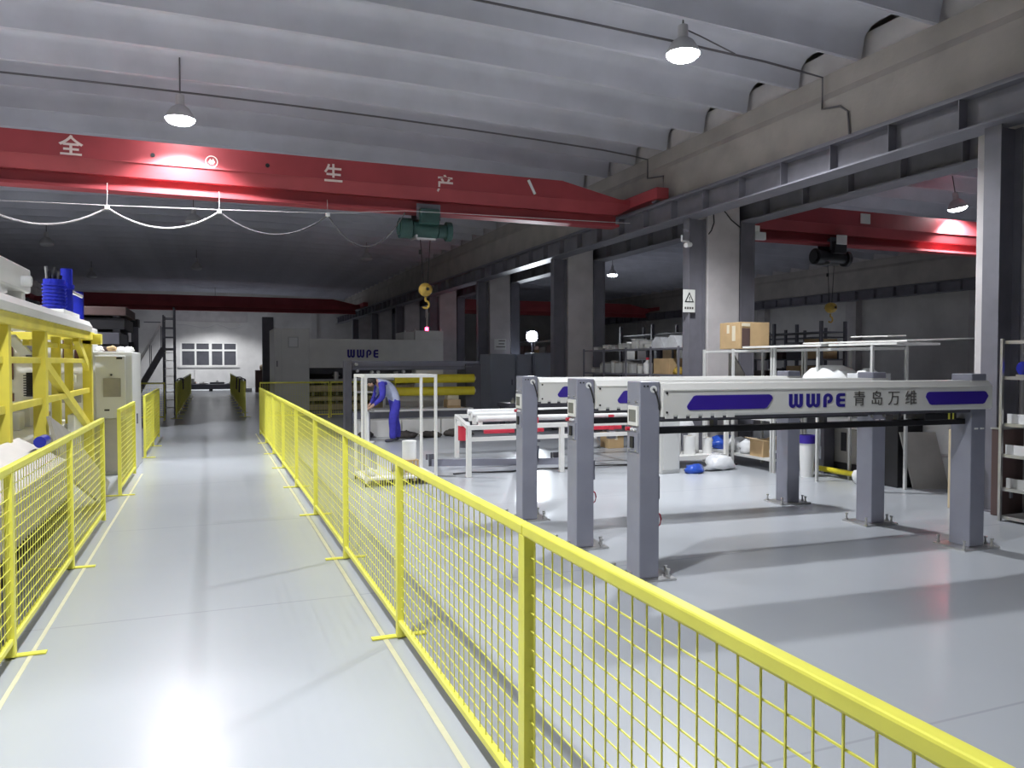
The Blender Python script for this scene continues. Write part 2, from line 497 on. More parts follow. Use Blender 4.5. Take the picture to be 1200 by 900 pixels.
def runway(x, label, detail=True):
    root = thing('crane_runway_beam', label, 'beam', (x, Y0, 4.36))
    MB().box(x - .19, x + .19, Y0, Y1, 4.36, 4.385).build('bottom_flange', 'steel', root)
    MB().box(x - .15, x + .15, Y0, Y1, 4.75, 4.775).build('top_flange', 'steel', root)
    MB().box(x - .008, x + .008, Y0, Y1, 4.385, 4.75).build('web', 'steel', root)
    MB().box(x - .03, x + .03, Y0, Y1, 4.775, 4.85).build('rail', 'steel', root)
    first = None
    y = Y0 + .5
    while y < Y1:
        if first is None:
            first = MB().box(x - .14, x + .14, y - .006, y + .006, 4.386, 4.749).build('stiffener', 'steel', root)
            fy = y
        else:
            inst(first, root, (0, y - fy, 0))
        y += 1.0
    return root
runway(8.27, 'dark steel crane runway beam with stiffeners along the walkway side of the columns')
runway(9.60, 'dark steel crane runway beam along the storage side of the columns')
runway(26.0, 'dark steel crane runway beam along the far wall of the storage bay')
runway(-8.4, 'dark steel crane runway beam along the outer wall behind the yellow machine')
# high windows in the storage bay's outer wall, behind the runway
for i, y in enumerate([17.0, 21.0, 25.0, 29.0, 33.0]):
    w = tag(MB().box(26.72, 26.8, y, y + 3.0, 5.0, 5.08).build('window_%d' % (i + 2), 'column', None), kind='structure')
    box('pane', 'glass', w, 26.76, 26.8, y + .05, y + 1.45, 5.08, 5.9)
    box('pane', 'glass', w, 26.76, 26.8, y + 1.55, y + 2.95, 5.08, 5.9)
for y in (14, 20, 26, 32, 38, 44):
    box('pilaster', 'column', bpy.data.objects['wall_right'], 26.45, 26.8, y, y + .6, 0, 6.0)

# ------------------------------------------------------------------ lamps
def bay_z(x):
    if x < 8.6: return zrib((x + .3) / 8.95)
    return zrib((x - 18.05) / 8.55)
def slab_z(x, y):
    k = round((y - YR) / PW)
    return bay_z(x) + arch((y - (YR + k * PW)) / (PW * .497))
def high_bay(x, y, z, lit, label, group=None, tilt=(0, 0), rad=.225, off=None):
    root = thing('high_bay_lamp', label, 'lamp', (x, y, z), 0, group)
    s = 'shade'
    MB().lathe([(rad, 0), (rad * .95, .05), (rad * .62, .17), (.07, .22), (.065, .38), (.03, .40), (0.001, .40)], (x, y, z), 22).build('lamp_shade', s, root)
    MB().lathe([(rad * .98, .008), (rad * .93, -.025), (rad * .75, -.06), (rad * .45, -.082), (0.001, -.09)], (x, y, z), 22).build('lens_%s_offscreen' % off if off else 'lens', 'lens_on' if lit else 'lens_off', root)
    MB().tube((x, y, z + .38), (x, y, slab_z(x, y) + .01), .012, 8).build('stem', 'conduit', root)
    root.rotation_euler = (tilt[0], tilt[1], 0)
    if lit:
        nm = 'bulb_%s_offscreen' % off if off else 'bulb'
        ld = bpy.data.lights.new(nm, 'SPOT')
        ld.energy = LAMP_W; ld.color = LAMP_COL
        ld.spot_size = LAMP_CONE; ld.spot_blend = 0.4; ld.shadow_soft_size = 0.16
        lo = bpy.data.objects.new(nm, ld); COL.objects.link(lo)
        lo.parent = root; lo.location = (0, 0, -.10)
    return root
high_bay(5.93, 8.85, 5.82, True, 'lit high-bay lamp hanging by a slack cable from the ceiling, clear of the girder')
high_bay(-.41, 13.40, 5.56, True, 'lit high-bay lamp hanging in front of the red crane girder')
# the same ten-metre grid of lamps goes on outside the picture, above and left of the walkway
GL = 'lit high-bay lamp under the grey roof slabs'
for x, y, off in ((-.4, 3.3, 'walkway'), (-5.0, 9.2, 'left_near'), (-5.0, 19.3, 'left_far')):
    high_bay(x, y, 5.6, True, GL, 'lit lamps under the roof slabs', off=off)
# its pool of light shows on the far wall; the far crane girder hides the lamp itself
high_bay(.3, 50.6, 5.4, True, 'lit high-bay lamp in front of the far white wall')
for x, y in ((-.4, 23.2), (-.5, 34.4), (-5, 29.3), (-5, 39.6), (5.5, 29.0)):
    high_bay(x, y, 5.6, False, 'unlit high-bay lamp beyond the red crane girder', 'unlit lamps beyond the red girder')
high_bay(17.44, 13.93, 5.56, True, 'lit high-bay lamp glowing against the red girder of the storage bay', tilt=(0, R(-14)))
high_bay(16.3, 29.6, 5.5, True, 'small lit high-bay lamp far back in the storage bay')

# ------------------------------------------------------------------ wire fences
PL = 2.04
def fence_proto(matname, label, group, foot=True):
    root = thing('fence_panel', label, 'fence', (0, 0, 0), 0, group)
    def b(name, *a, c=0.0):
        return MB().box(*a, c=c).build(name, matname, root, world=False)
    b('top_rail', -.021, .021, 0, PL, 1.068, 1.11, c=.007)
    b('bottom_rail', -.016, .016, .025, PL - .025, .085, .12, c=.005)
    b('post', -.021, .021, .001, .026, .012, 1.068)
    b('post', -.021, .021, PL - .026, PL - .001, .012, 1.068)
    if foot:
        MB().box(-.17, .17, .0, .05, .0032, .012).box(-.012, .012, .004, .046, .012, .07).build('foot', matname, root, world=False)
    w = MB(); r = .0021
    n = int(PL / .075)
    for i in range(1, n):
        y = i * PL / n
        w.box(-r, r, y - r, y + r, .12, 1.07)
    z = .12 + .067
    while z < 1.06:
        w.box(r, 3 * r, .02, PL - .02, z - r, z + r)
        z += .067
    tag(w.build('wire_mesh', matname, root, world=False), kind='stuff')
    return root
fp = fence_proto('yellow', 'bright yellow wire mesh fence panel on the side of the gantries', 'yellow fence panels by the gantries')
for k in range(10):
    o = fp if k == 0 else copy_tree(fp)
    o.location = (1.07, 2.58 + PL * (k - 2), 0)
    if k >= 3 and k in (3, 4, 5, 6, 9):
        o['label'] = {3: 'yellow wire fence panel alongside the lettered gantry and its neighbour', 4: 'yellow wire fence panel alongside the last gantry of the row', 5: 'yellow wire fence panel leading up to the white profile cart',
                      6: 'yellow wire fence panel directly beside the white profile cart', 9: 'yellow wire fence panel ending the line near the panels set across the hall'}[k]
LL = 'bright yellow wire mesh fence panel on the side of the yellow machine'
for k, y in enumerate([1.03, 3.07, 5.11, 7.15, 10.86, 15.02, 17.06]):
    o = copy_tree(fp)
    o['label'] = LL; o['group'] = 'yellow fence panels by the yellow machine'
    o.location = (-1.08 - .01 * max(0, k - 3), y, 0)
    if k >= 3:
        o['label'] = ['yellow fence panel ending at the open gap before the grey-white cabinet', 'yellow fence panel standing right before the grey-white cabinet', 'yellow fence panel just beyond the grey-white cabinet', 'yellow fence panel ending the line beyond the grey-white cabinet'][k - 3]
# pale panels set across, in front of the white press
fpale = fence_proto('yellow', 'yellow wire mesh fence panel set across the hall in front of the white press', 'yellow fence panels across the hall')
for k, x in enumerate([1.35, 3.42]):
    o = fpale if k == 0 else copy_tree(fpale)
    o.location = (x + PL, 24.0, 0); o.rotation_euler = (0, 0, PI / 2)
o = copy_tree(fpale); o.location = (-1.25, 24.6, 0); o.rotation_euler = (0, 0, PI / 2)
o['label'] = 'yellow wire mesh fence panel set across beside the steel stair'; del o['group']
# dull panels further down the walkway
fd = fence_proto('yellow', 'yellow wire fence panel in the dim far part of the walkway', 'yellow fence panels far down the walkway')
first = True
for x in (.98, -.98):
    for k in range(9):
        o = fd if first else copy_tree(fd); first = False
        o.location = (x, 25.2 + PL * k, 0)
for i, (x, y) in enumerate([(.98, 27.0), (.98, 30.0), (-.98, 28.2)]):
    c = MB()
    pts = []
    for t in range(9):
        a = PI * t / 8
        pts.append((x + .10 * math.cos(a), 1.115 + .05 * math.sin(a)))
    poly = [(x + .11, .78)] + [(p[0] + .01, p[1]) for p in pts] + [(x - .11, .70), (x - .085, .70)] + [(x + .07 * math.cos(PI - PI * t / 8), 1.113 + .02 * math.sin(PI * t / 8)) for t in range(9)] + [(x + .09, .78)]
    c.prism(poly, 'y', y, y + .75)
    tag(c.build('draped_cloth', 'debris', None), ['black cloth hung over the far fence, nearer the white press', 'black cloth hung over the far fence, toward the far wall', 'black cloth hung over the far fence on the stair side'][i], 'cloth')
tag(box('pale_line', 'floor_line', None, 0.965, .995, -2, 19.2, 0.0005, .003), 'pale line on the floor along the fence by the gantries', 'floor marking')  # thin pale strip on the floor, walkway side of the fence
tag(box('pale_line', 'floor_line', None, -1.0, -.975, -2, 12.9, 0.0005, .003), 'pale line on the floor along the fence by the yellow machine', 'floor marking')

# ------------------------------------------------------------------ scanning gantries
GLEN = 3.34
def gantry_proto():
    g = thing('measuring_gantry', 'x', 'gantry', (0, 0, 0), 0)
    def B(name, m, *a, c=0.0, parent=None):
        p = parent or g
        mb = MB().box(*a, c=c)
        return mb.build(name, m, p, world=False)
    h = .09
    for k, x in enumerate((0, GLEN)):
        pl = B('pillar', 'grey', x - .086, x + .086, -.11, .11, .016, 1.55 + .045 * k, c=.008)
        plate = B('base_plate', 'metal', x - .21, x + .21, -.17, .17, 0, .016)
        for bx, by in ((-.18, -.14), (.15, -.14), (.18, -.05), (-.18, .14), (.18, .14)):
            MB().tube((x + bx, by, .016), (x + bx, by, .085), .010, 8).tube((x + bx, by, .016), (x + bx, by, .034), .018, 6).tube((x + bx, by, .072), (x + bx, by, .088), .016, 6).build('anchor_bolt', 'metal', plate, world=False)
        if k == 0:
            sc = B('control_panel', 'white', -h - .012, -h + .01, -.095, .07, 1.205, 1.36, c=.004, parent=pl)
            B('screen', 'screen', -h - .014, -h - .010, -.07, .045, 1.235, 1.33, parent=sc)
            MB().tube((-h + .01, .06, 1.175), (-h - .03, .06, 1.175), .016, 10).build('stop_button', 'redpart', pl, world=False)
            for by in (.01, -.04):
                MB().tube((-h + .01, by, 1.175), (-h - .015, by, 1.175), .011, 10).build('push_button', 'paper', pl, world=False)
            B('switch_plate', 'grey', -h - .006, -h + .01, -.095, .075, 1.00, 1.15, c=.002, parent=pl)
            B('switch', 'black', -h - .02, -h - .005, -.035, .02, 1.03, 1.12, c=.004, parent=pl)
            for by in (-.06, .065):
                for bz in (1.39, 1.01):
                    MB().tube((-h + .01, by, bz), (-h - .010, by, bz), .007, 8).build('screw', 'metal', pl, world=False)
            B('side_box', 'grey', h - .01, h + .035, -.05, .07, .62, .80, c=.004, parent=pl)
            MB().lathe([(.012, -.004), (.028, -.004), (.028, .004), (.012, .004), (.012, -.004)], (.03, -.113, 1.49), 14, 'y').build('cable_gland', 'paper', pl, world=False)
            MB().path([(.03, -.122, 1.49), (.05, -.13, 1.44), (.075, -.122, 1.36), (h + .012, -.06, 1.25), (h + .012, -.05, 1.10)], .007).build('cable', 'cable_black', pl, world=False)
            MB().path([(h + .0, -.06, .52), (h + .03, -.06, .50), (h + .04, -.06, .46), (h + .03, -.06, .42), (h, -.06, .40)], .006).build('cable_loop', 'redpart', pl, world=False)
            for bx in (-.05, -.02):
                MB().tube((bx, -.10, 1.515), (bx, -.114, 1.515), .007, 8).build('screw', 'black', pl, world=False)
        else:
            MB().box(-.05 + x, -.01 + x, -.116, -.11, 1.09, 1.105).box(.02 + x, .06 + x, -.116, -.11, 1.09, 1.105).build('cable_clip', 'paper', pl, world=False)
    # cover of the beam: bevelled top edge, flat front
    x0, x1 = h + .005, GLEN + h + .02
    poly = [(-.135, 1.275), (-.15, 1.29), (-.15, 1.485), (-.10, 1.535), (.10, 1.535), (.15, 1.485), (.15, 1.29), (.135, 1.275)]
    cover = MB().prism(poly, 'x', x0, GLEN - h - .01).build('beam_cover', 'beamwhite', g, world=False)
    MB().prism([(-.135, 1.275), (-.15, 1.29), (-.15, 1.485), (-.10, 1.535), (-.113, 1.535), (-.113, 1.275)], 'x', GLEN - h - .01, x1).build('cover_end', 'beamwhite', g, world=False)
    B('cover_lip', 'beamwhite', x0, x1, -.158, -.15, 1.478, 1.487, parent=cover)
    for z in (1.31, 1.46):
        MB().tube((x0 + .03, -.15, z), (x0 + .03, -.156, z), .009, 8).build('screw', 'black', cover, world=False)
    for k in range(6):
        xx = x0 + .02 + k * .11
        B('cover_tab', 'beamwhite', xx, xx + .07, -.15, -.138, 1.262, 1.29, parent=cover)
    pl1 = [(0, .25), (.015, .42), (.075, .94), (.10, 1), (.96, 1), (.99, .9), (1, .72), (.985, .55), (.93, .06), (.90, 0), (.03, 0), (.01, .08)]
    pl2 = [(0, .62), (.06, .08), (.09, 0), (.91, 0), (.94, .08), (1, .62), (.96, .94), (.93, 1), (.05, 1), (.02, .92)]
    for a, b in ((.30, 1.09), (2.68, 3.40)):
        MB().prism([(a + (b - a) * u, 1.325 + .115 * v) for u, v in (pl1 if a < 2 else pl2)], 'y', -.156, -.149).build('blue_plate', 'blue', cover if a < 2 else g, world=False)
    wwpe(1.25, 1.325, .56, .115, -.155, -.148, 'letter_blue', g)
    for i, ch in enumerate('青岛万维'):
        text_obj(ch, .135, .006, 'letter_dark', g, (1.96 + i * .185, -.152, 1.383), bold=-.0005)
    # lower carriage rail, scanner head and cable chain
    rail = B('carriage_rail', 'black', h, GLEN - h, -.05, .05, 1.135, 1.185, c=.004)
    B('upper_rail', 'darkgrey', h, GLEN - h, -.10, .10, 1.245, 1.275)
    for xx in (.62, 1.70, 2.5):
        B('hanger', 'darkgrey', xx, xx + .035, -.03, .03, 1.185, 1.245)
    hd = B('scanner_head', 'black', 2.72, 3.08, -.11, .11, 1.185, 1.245, c=.006)
    B('head_label', 'yellow', 2.98, 3.0, -.114, -.11, 1.19, 1.245, parent=hd)
    B('head_label', 'yellow', 3.03, 3.045, -.114, -.11, 1.19, 1.245, parent=hd)
    for xx in (2.14, 2.27):
        MB().tube((xx, -.1, 1.235), (xx, -.114, 1.235), .014, 10).build('bolt_head', 'metal', rail, world=False)
    return g
gp = gantry_proto()
GLAB = ['dark grey pillar gantry with white cover lettered WWPE and Chinese characters, nearest the fence corner',
        'white-beamed measuring gantry standing between two others alike',
        'white-beamed measuring gantry beside the white conveyor, last of three']
GLAB[0] = 'measuring gantry whose white beam shows the full WWPE and Chinese lettering'
for i, (x, y, rz) in enumerate([(3.17, 5.25, -3.4), (3.165, 6.34, -3.0), (3.175, 7.66, -4.0)]):
    g = gp if i == 0 else copy_tree(gp)
    g.location = (x, y, 0); g.rotation_euler = (0, 0, R(rz))
    g['label'] = GLAB[i]; g['group'] = 'measuring gantries in a row'

# ------------------------------------------------------------------ overhead cranes
def crane(y, x0, x1, m, label, letters=False, right_taper=True, left_taper=True):
    """single-girder crane along x at depth y (front face), U-section with a hanging I-beam"""
    c = thing('overhead_crane', label, 'crane', (x0, y, 4.5))
    def section(t):     # t: 0..1 taper at the ends, the lower edge stays level, the top comes down
        if t == 2: return [(.05, 4.95), (.05, 5.05), (.45, 5.05), (.45, 4.95), (.40, 4.93), (.10, 4.93)]
        top = 5.32 - .36 * t
        return [(0, 4.97), (0, top), (.50, top), (.50, 4.97), (.40, 4.74), (.10, 4.74)]
    mb = MB()
    L = 1.3
    xs = [(x0, 2), (x0 + .42, .75), (x0 + L + .4, 0), (x1 - L - .4, 0), (x1 - .42, .75), (x1, 2)]
    rings = []
    for x, t in xs:
        rings.append([(x, y + u, v) for u, v in section(t)])
    vs = [p for r_ in rings for p in r_]
    n = 6; fs = []
    for i in range(5):
        for k in range(n):
            fs.append((i * n + k, i * n + (k + 1) % n, (i + 1) * n + (k + 1) % n, (i + 1) * n + k))
    fs += [tuple(range(n))[::-1], tuple(range(5 * n, 6 * n))]
    mb.add(vs, fs)
    gd = mb.build('girder', m, c)
    MB().box(x0 + .36, x1 - .36, y + .235, y + .265, 4.55, 4.74).build('track_web', m, c)
    MB().box(x0 + .36, x1 - .36, y + .08, y + .42, 4.50, 4.55).build('track_flange', m, c)
    MB().box(x0 + 1.8, x1 - 1.8, y - .012, y, 4.955, 4.985).build('edge_strip', m, c)
    for x in (x0, x1):
        sgn = 1 if x == x0 else -1
        ec = MB().box(x - .14, x + .14, y - 1.0, y + 1.5, 4.90, 5.12, c=.015).build('end_carriage', m, c)
        for yy in (y - .75, y + 1.25):
            MB().tube((x - .05, yy, 4.96), (x + .05, yy, 4.96), .11, 16).build('wheel', 'steel', ec)
    return c
cr = crane(14.0, -8.4, 8.27, 'red', 'bright red overhead crane girder lettered with Chinese characters')
def wl(o, x, y, z):
    w = wloc(o); return (x - w.x, y - w.y, z - w.z)
for ch, x, z in (('全', -2.03, 5.11), ('生', 2.07, 5.04), ('产', 4.14, 5.03)):
    text_obj(ch, .34, .01, 'cream_letter', cr, wl(cr, x, 13.995, z), bold=.006)
em = MB().lathe([(.085, -.004), (.10, -.004), (.10, .004), (.085, .004), (.085, -.004)], (.05, 13.993, 5.08), 24, 'y').build('emblem', 'cream_letter', cr)
MB().prism([(.05 + a * .06, 5.08 + b * .06) for a, b in ((-.9, -.2), (-.35, .8), (.0, .25), (.4, .9), (.9, -.1), (.35, -.8), (-.3, -.75))], 'y', 13.99, 13.997).build('emblem_mark', 'cream_letter', em)
for x in (-.85, .95):
    MB().tube((x, 14.0, 5.1), (x, 13.985, 5.1), .035, 12).build('bolt_cap', 'black', cr)
MB().bar((5.83, 13.985, 5.27), (5.97, 13.985, 5.0), .02, .05).build('tube_light', 'paper', cr)
MB().bar((5.90, 13.99, 5.27), (6.04, 13.99, 5.0), .02, .06).build('shadow_bar', 'red', cr)  # raised bar in girder red, standing in for the shadow strip beside the tube

def hoist(x, y, label, m_body, hook_z, m_hook='hookyellow'):
    """electric wire-rope hoist hanging under a girder; x centre, y centre line"""
    h = thing('electric_hoist', label, 'hoist', (x, y, 4.5))
    MB().tube((x - .26, y, 4.22), (x + .22, y, 4.22), .165, 20).build('drum', m_body, h)
    MB().tube((x - .50, y, 4.22), (x - .28, y, 4.22), .19, 20).tube((x - .53, y, 4.22), (x - .50, y, 4.22), .13, 20).build('gearbox', m_body, h)
    MB().tube((x + .24, y, 4.20), (x + .40, y, 4.20), .13, 18).build('motor', m_body, h)
    e = MB().tube((x + .40, y, 4.20), (x + .50, y, 4.20), .185, 20).build('motor_cap', m_body, h)
    MB().tube((x + .50, y, 4.20), (x + .505, y, 4.20), .10, 16).build('cap_ring', 'black', e)
    MB().box(x - .17, x + .20, y - .30, y - .15, 4.28, 4.56, c=.015).build('control_box', m_body, h)
    for s in (-1, 1):
        MB().box(x - .22, x + .24, y + s * .19, y + s * .19 + .02 * s, 4.36, 4.66).build('trolley_plate', 'darkgrey', h)
        for q in (-.13, .15):
            MB().tube((x + q, y + s * .18, 4.60), (x + q, y + s * .06, 4.60), .05, 14).build('trolley_wheel', 'steel', h)
    MB().box(x - .24, x - .20, y - .2, y + .2, 4.02, 4.08).box(x - .20, x + .2, y - .03, y + .03, 4.02, 4.07).build('rope_guide', 'metal', h)
    for q in (-.10, .10):
        MB().tube((x + q, y, 4.1), (x + q * .4, y, hook_z + .26), .008, 6).build('wire_rope', 'black', h)
    MB().tube((x - .10, y, 3.83), (x - .10, y, 3.75), .03, 10).build('limit_weight', 'black', h)
    hb = MB().lathe([(.001, .14), (.06, .13), (.12, .06), (.13, 0), (.11, -.10), (.05, -.16), (.001, -.16)], (x, y, hook_z + .16), 14, 'y').build('hook_block', m_hook, h)
    MB().tube((x - .0, y - .17, hook_z + .16), (x, y + .17, hook_z + .16), .03, 10).build('sheave_pin', 'black', hb)
    pts = [(x, y, hook_z + .02), (x, y, hook_z - .05)] + [(x + .07 * math.sin(R(a)), y, hook_z - .12 + .07 * math.cos(R(a))) for a in range(0, 250, 25)]
    MB().path(pts, .02, 8).build('hook', m_hook, h)
    return h
hoist(3.82, 14.25, 'green electric hoist hanging under the lettered red girder', 'green', 2.92)

# festoon cable hung from a wire in front of the girder
fz = thing('festoon_cable', 'pale looping power cable hung on a wire under the red girder', 'cable', (0, 13.8, 4.2))
hang = [(-5.1, 4.08), (-3.3, 4.12), (-1.51, 4.16), (.16, 4.21), (1.94, 4.28), (3.32, 4.42)]
MB().path([(x, 13.8, z + .035) for x, z in [(-8.2, 4.05)] + hang + [(8.0, 4.5)]], .006).build('support_wire', 'cable', fz)
for i, (x, z) in enumerate(hang[:-1]):
    hg = MB().box(x - .035, x + .035, 13.775, 13.825, z - .03, z + .04, c=.008).build('cable_hanger', 'paper', fz)
    MB().tube((x, 13.8, z), (x, 13.86, 4.56), .004, 5).build('hanger_wire', 'cable', hg)
for i in range(len(hang) - 1):
    (xa, za), (xb, zb) = hang[i], hang[i + 1]
    sag = (.30, .30, .30, .36, .58)[i]
    pts = []
    for k in range(15):
        t = k / 14
        pts.append((xa + (xb - xa) * t, 13.8, za + (zb - za) * t - sag * 4 * t * (1 - t)))
    MB().path(pts, .014 if i < 4 else .012).build('cable_loop', 'cable' if i < 3 else 'conduit', fz)

crane(45.0, -8.4, 8.27, 'red', 'plain red overhead crane near the far white wall')
crane(14.2, 9.75, 26.0, 'red', 'red overhead crane girder in the storage bay beyond the columns')
hoist(13.9, 14.45, 'dark hoist with a pale box hanging under the storage bay girder', 'black', 2.85)
box('hoist_box', 'signwhite', bpy.data.objects['electric_hoist.001'], 13.75, 14.05, 14.10, 14.14, 4.48, 4.70, c=.01)
crane(42.0, 9.75, 26.0, 'red', 'red overhead crane far back in the storage bay, near the end wall')
box('load_plate', 'signwhite', bpy.data.objects['overhead_crane.002'], 14.55, 14.85, 14.185, 14.2, 5.03, 5.27)

# conduits on the ceiling and down the edge beam
def conduit(name, pts, label, r=.016):
    tag(MB().path(pts, r, 6).build(name, 'conduit', None), label, 'conduit')
conduit('ceiling_conduit', [(x, 14.05, bay_z(x) - .02) for x in [-9.0 + 1.5 * k for k in range(12)]] + [(8.2, 14.05, 5.98), (8.56, 14.05, 5.94), (8.56, 14.05, 5.55), (8.53, 13.4, 5.45), (8.53, 13.4, 5.05)], 'thin conduit across the ceiling just above the lettered red girder')
conduit('ceiling_conduit', [(x, 9.1, bay_z(x) - .02) for x in [-9.0 + 1.5 * k for k in range(12)]] + [(8.2, 9.1, 5.98), (8.55, 9.1, 5.95), (8.55, 9.1, 5.48), (8.55, 8.75, 5.42), (8.55, 8.6, 5.30), (8.55, 8.55, 4.82)], 'thin conduit across the ceiling above the lamp hung clear of the girder')
conduit('lamp_cable', [(5.98, 8.92, 6.2), (6.3, 9.0, 6.18), (6.95, 9.08, 6.06)], 'short slack cable feeding the lamp hung clear of the girder', .01)
conduit('beam_conduit', [(8.54, 17.5, 5.6), (8.54, 17.5, 5.3), (8.54, 16.8, 5.22), (8.54, 16.8, 4.83)], 'cranked conduit on the concrete edge beam behind the red girder')

# ------------------------------------------------------------------ white hot press (far, with the WWPE lettering)
YP = 27.4
pr = thing('hot_press', 'tall white press machine lettered WWPE behind the dark winder', 'machine', (2.02, YP, 0))
fr = box('left_housing', 'white', pr, 2.02, 3.19, YP, YP + 2.2, 0, 2.86, c=.02)
box('window_frame', 'cabinet', fr, 2.48, 2.83, YP - .02, YP + .01, 2.20, 2.58, c=.01)
box('window_pane', 'paper', fr, 2.52, 2.79, YP - .03, YP - .015, 2.24, 2.54)
box('door_seam', 'cabinet', fr, 2.26, 2.27, YP - .003, YP + .01, .15, 2.75)
box('door_handle', 'darkgrey', fr, 2.10, 2.13, YP - .03, YP, 1.55, 1.75)
bmw = box('front_cover', 'white', pr, 3.19, 8.02, YP + .02, YP + 1.6, 1.50, 2.52, c=.015)
box('drive_box', 'white', pr, 6.95, 8.02, YP + .0, YP + 1.4, 2.52, 2.86, c=.015)
box('side_box', 'cabinet', pr, 6.55, 6.95, YP + .15, YP + 1.4, 2.52, 2.80, c=.015)
rh = box('right_housing', 'white', pr, 6.95, 8.02, YP + .03, YP + 2.0, 0, 1.5, c=.015)
def press_letters():
    sh = letter_shapes()
    tot = sum(w for _, w in sh) + .9
    u = 1.10 / tot; x = 4.5 - 2.02
    for poly, w in sh:
        MB().prism([(x + a * w * u, 1.86 + b * .29) for a, b in poly], 'y', .003, .022).build('lettering', 'letter_blue', pr, world=False)
        x += (w + .30) * u
press_letters()
box('back_plate', 'darkgrey', pr, 3.19, 6.95, YP + 1.3, YP + 1.4, 0, 1.5)
for z0, z1, m, d in ((1.28, 1.50, 'darkgrey', .5), (1.03, 1.10, 'cabinet', .25), (.66, .88, 'wood', .2), (.34, .48, 'wood', .2), (.02, .22, 'wood', .15)):
    box('platen', m, pr, 3.19, 6.95, YP + d, YP + 1.3, z0, z1, c=.01)
for z in (.95, .57, .28):
    for k in range(9):
        x = 3.3 + k * .42
        MB().box(x, x + .08, YP + .3, YP + 1.2, z - .05, z + .06).build('spacer', 'galv', pr)
for x in (4.15, 6.3):
    MB().tube((x, YP + .35, 1.10), (x, YP + .35, 1.36), .09, 14).tube((x, YP + .35, 1.2), (x, YP + .35, 1.24), .14, 14).build('press_cylinder', 'metal', pr)
bc = MB().tube((7.47, YP + .3, 2.86), (7.47, YP + .3, 3.62), .025, 10).build('signal_pole', 'metal', pr)
MB().tube((7.47, YP + .3, 2.87), (7.47, YP + .3, 2.99), .06, 14).build('beacon', 'beacon_red', pr)
MB().tube((7.47, YP + .3, 3.35), (7.47, YP + .3, 3.72), .05, 12).tube((7.47, YP + .3, 3.74), (7.47, YP + .3, 3.78), .09, 12).build('signal_stack', 'cabinet', pr)
for x in (6.6, 6.98, 7.95):
    MB().tube((x, YP + .1, 2.86 if x > 6.9 else 2.8), (x, YP + .1, 2.92 if x > 6.9 else 2.86), .03, 8).build('lifting_eye', 'paper', pr)

# ------------------------------------------------------------------ dark winder with yellow rolls
wd = thing('winder', 'dark grey winder frame with two yellow rolls and white plinth', 'machine', (2.9, 18, 0))
box('post', 'steel', wd, 2.88, 3.04, 17.9, 18.2, 0, 1.74, c=.01)
box('post', 'darkgrey', wd, 5.80, 6.20, 17.9, 18.6, 0, 1.66, c=.01)
box('top_beam', 'grey', wd, 3.04, 6.15, 17.95, 18.25, 1.52, 1.73, c=.01)
box('top_ledge', 'steel', wd, 3.04, 5.95, 17.88, 17.95, 1.58, 1.60)
box('sill_beam', 'grey', wd, 3.04, 6.35, 17.85, 18.45, .28, .53, c=.01)
for x0, x1 in ((3.1, 4.05), (4.07, 4.98), (5.0, 5.5)):
    box('plinth_panel', 'white', wd, x0, x1, 17.25, 17.85, 0, .38, c=.008)
for z, r, x0 in ((1.31, .105, 4.0), (1.01, .105, 4.0)):
    ro = MB().tube((x0, 17.75, z), (5.96, 17.75, z), r, 20).build('yellow_roll', 'rollyellow', wd)
    MB().tube((x0 - .9, 17.75, z), (x0, 17.75, z), .03, 10).build('roll_shaft', 'metal', ro)
    MB().tube((5.96, 17.75, z), (6.0, 17.75, z), .05, 10).build('roll_shaft', 'metal', ro)
box('white_plate', 'white', wd, 4.55, 5.2, 17.84, 17.9, 1.38, 1.50)
for x, z in ((3.14, 1.65), (3.16, 1.50), (3.5, 1.47), (3.65, 1.47), (4.25, 1.48)):
    MB().tube((x, 17.95, z), (x, 17.83, z), .035, 12).build('guide_wheel', 'metal', wd)
box('bed_plate', 'paper', wd, 3.4, 5.9, 17.6, 18.4, .55, .60)
box('frame_panel', 'white', wd, 3.9, 5.4, 18.5, 18.56, .60, .92)
box('grille', 'steel', wd, 3.95, 4.3, 18.46, 18.5, .66, .86)
box('motor_box', 'darkgrey', wd, 3.12, 3.35, 17.6, 17.95, .0, .26, c=.02)
t = thing('cardboard_box', 'brown cardboard box standing on the winder bed', 'box', (5.45, 17.9, .60))
box('carton', 'card', t, 5.28, 5.62, 17.72, 18.05, .60, .80, c=.006); box('top_flap', 'card_pale', t, 5.30, 5.60, 17.70, 17.72, .66, .80)
tag(box('paper_stack', 'tape', None, 5.30, 5.58, 17.75, 18.0, .80, .92, c=.01), 'pale stack on top of the cardboard box on the winder', 'stack')
for i, (x, y, rx, rz) in enumerate([(4.05, 16.95, .28, .10), (4.66, 16.9, .24, .085), (5.3, 17.0, .34, .10)]):
    tag(MB().blob((x, y, rz * .55), rx, .22, rz, 20 + i, .3, 12, 7).build('rag_heap', 'debris', None), 'dark heap of rags on the floor in front of the winder plinth', 'rags', 'dark rag heaps by the winder')
tag(MB().blob((3.2, 17.2, .06), .16, .12, .1, 5, .3).build('rag_heap', 'debris', None), 'small dark rag near the feet of the person', 'rags')

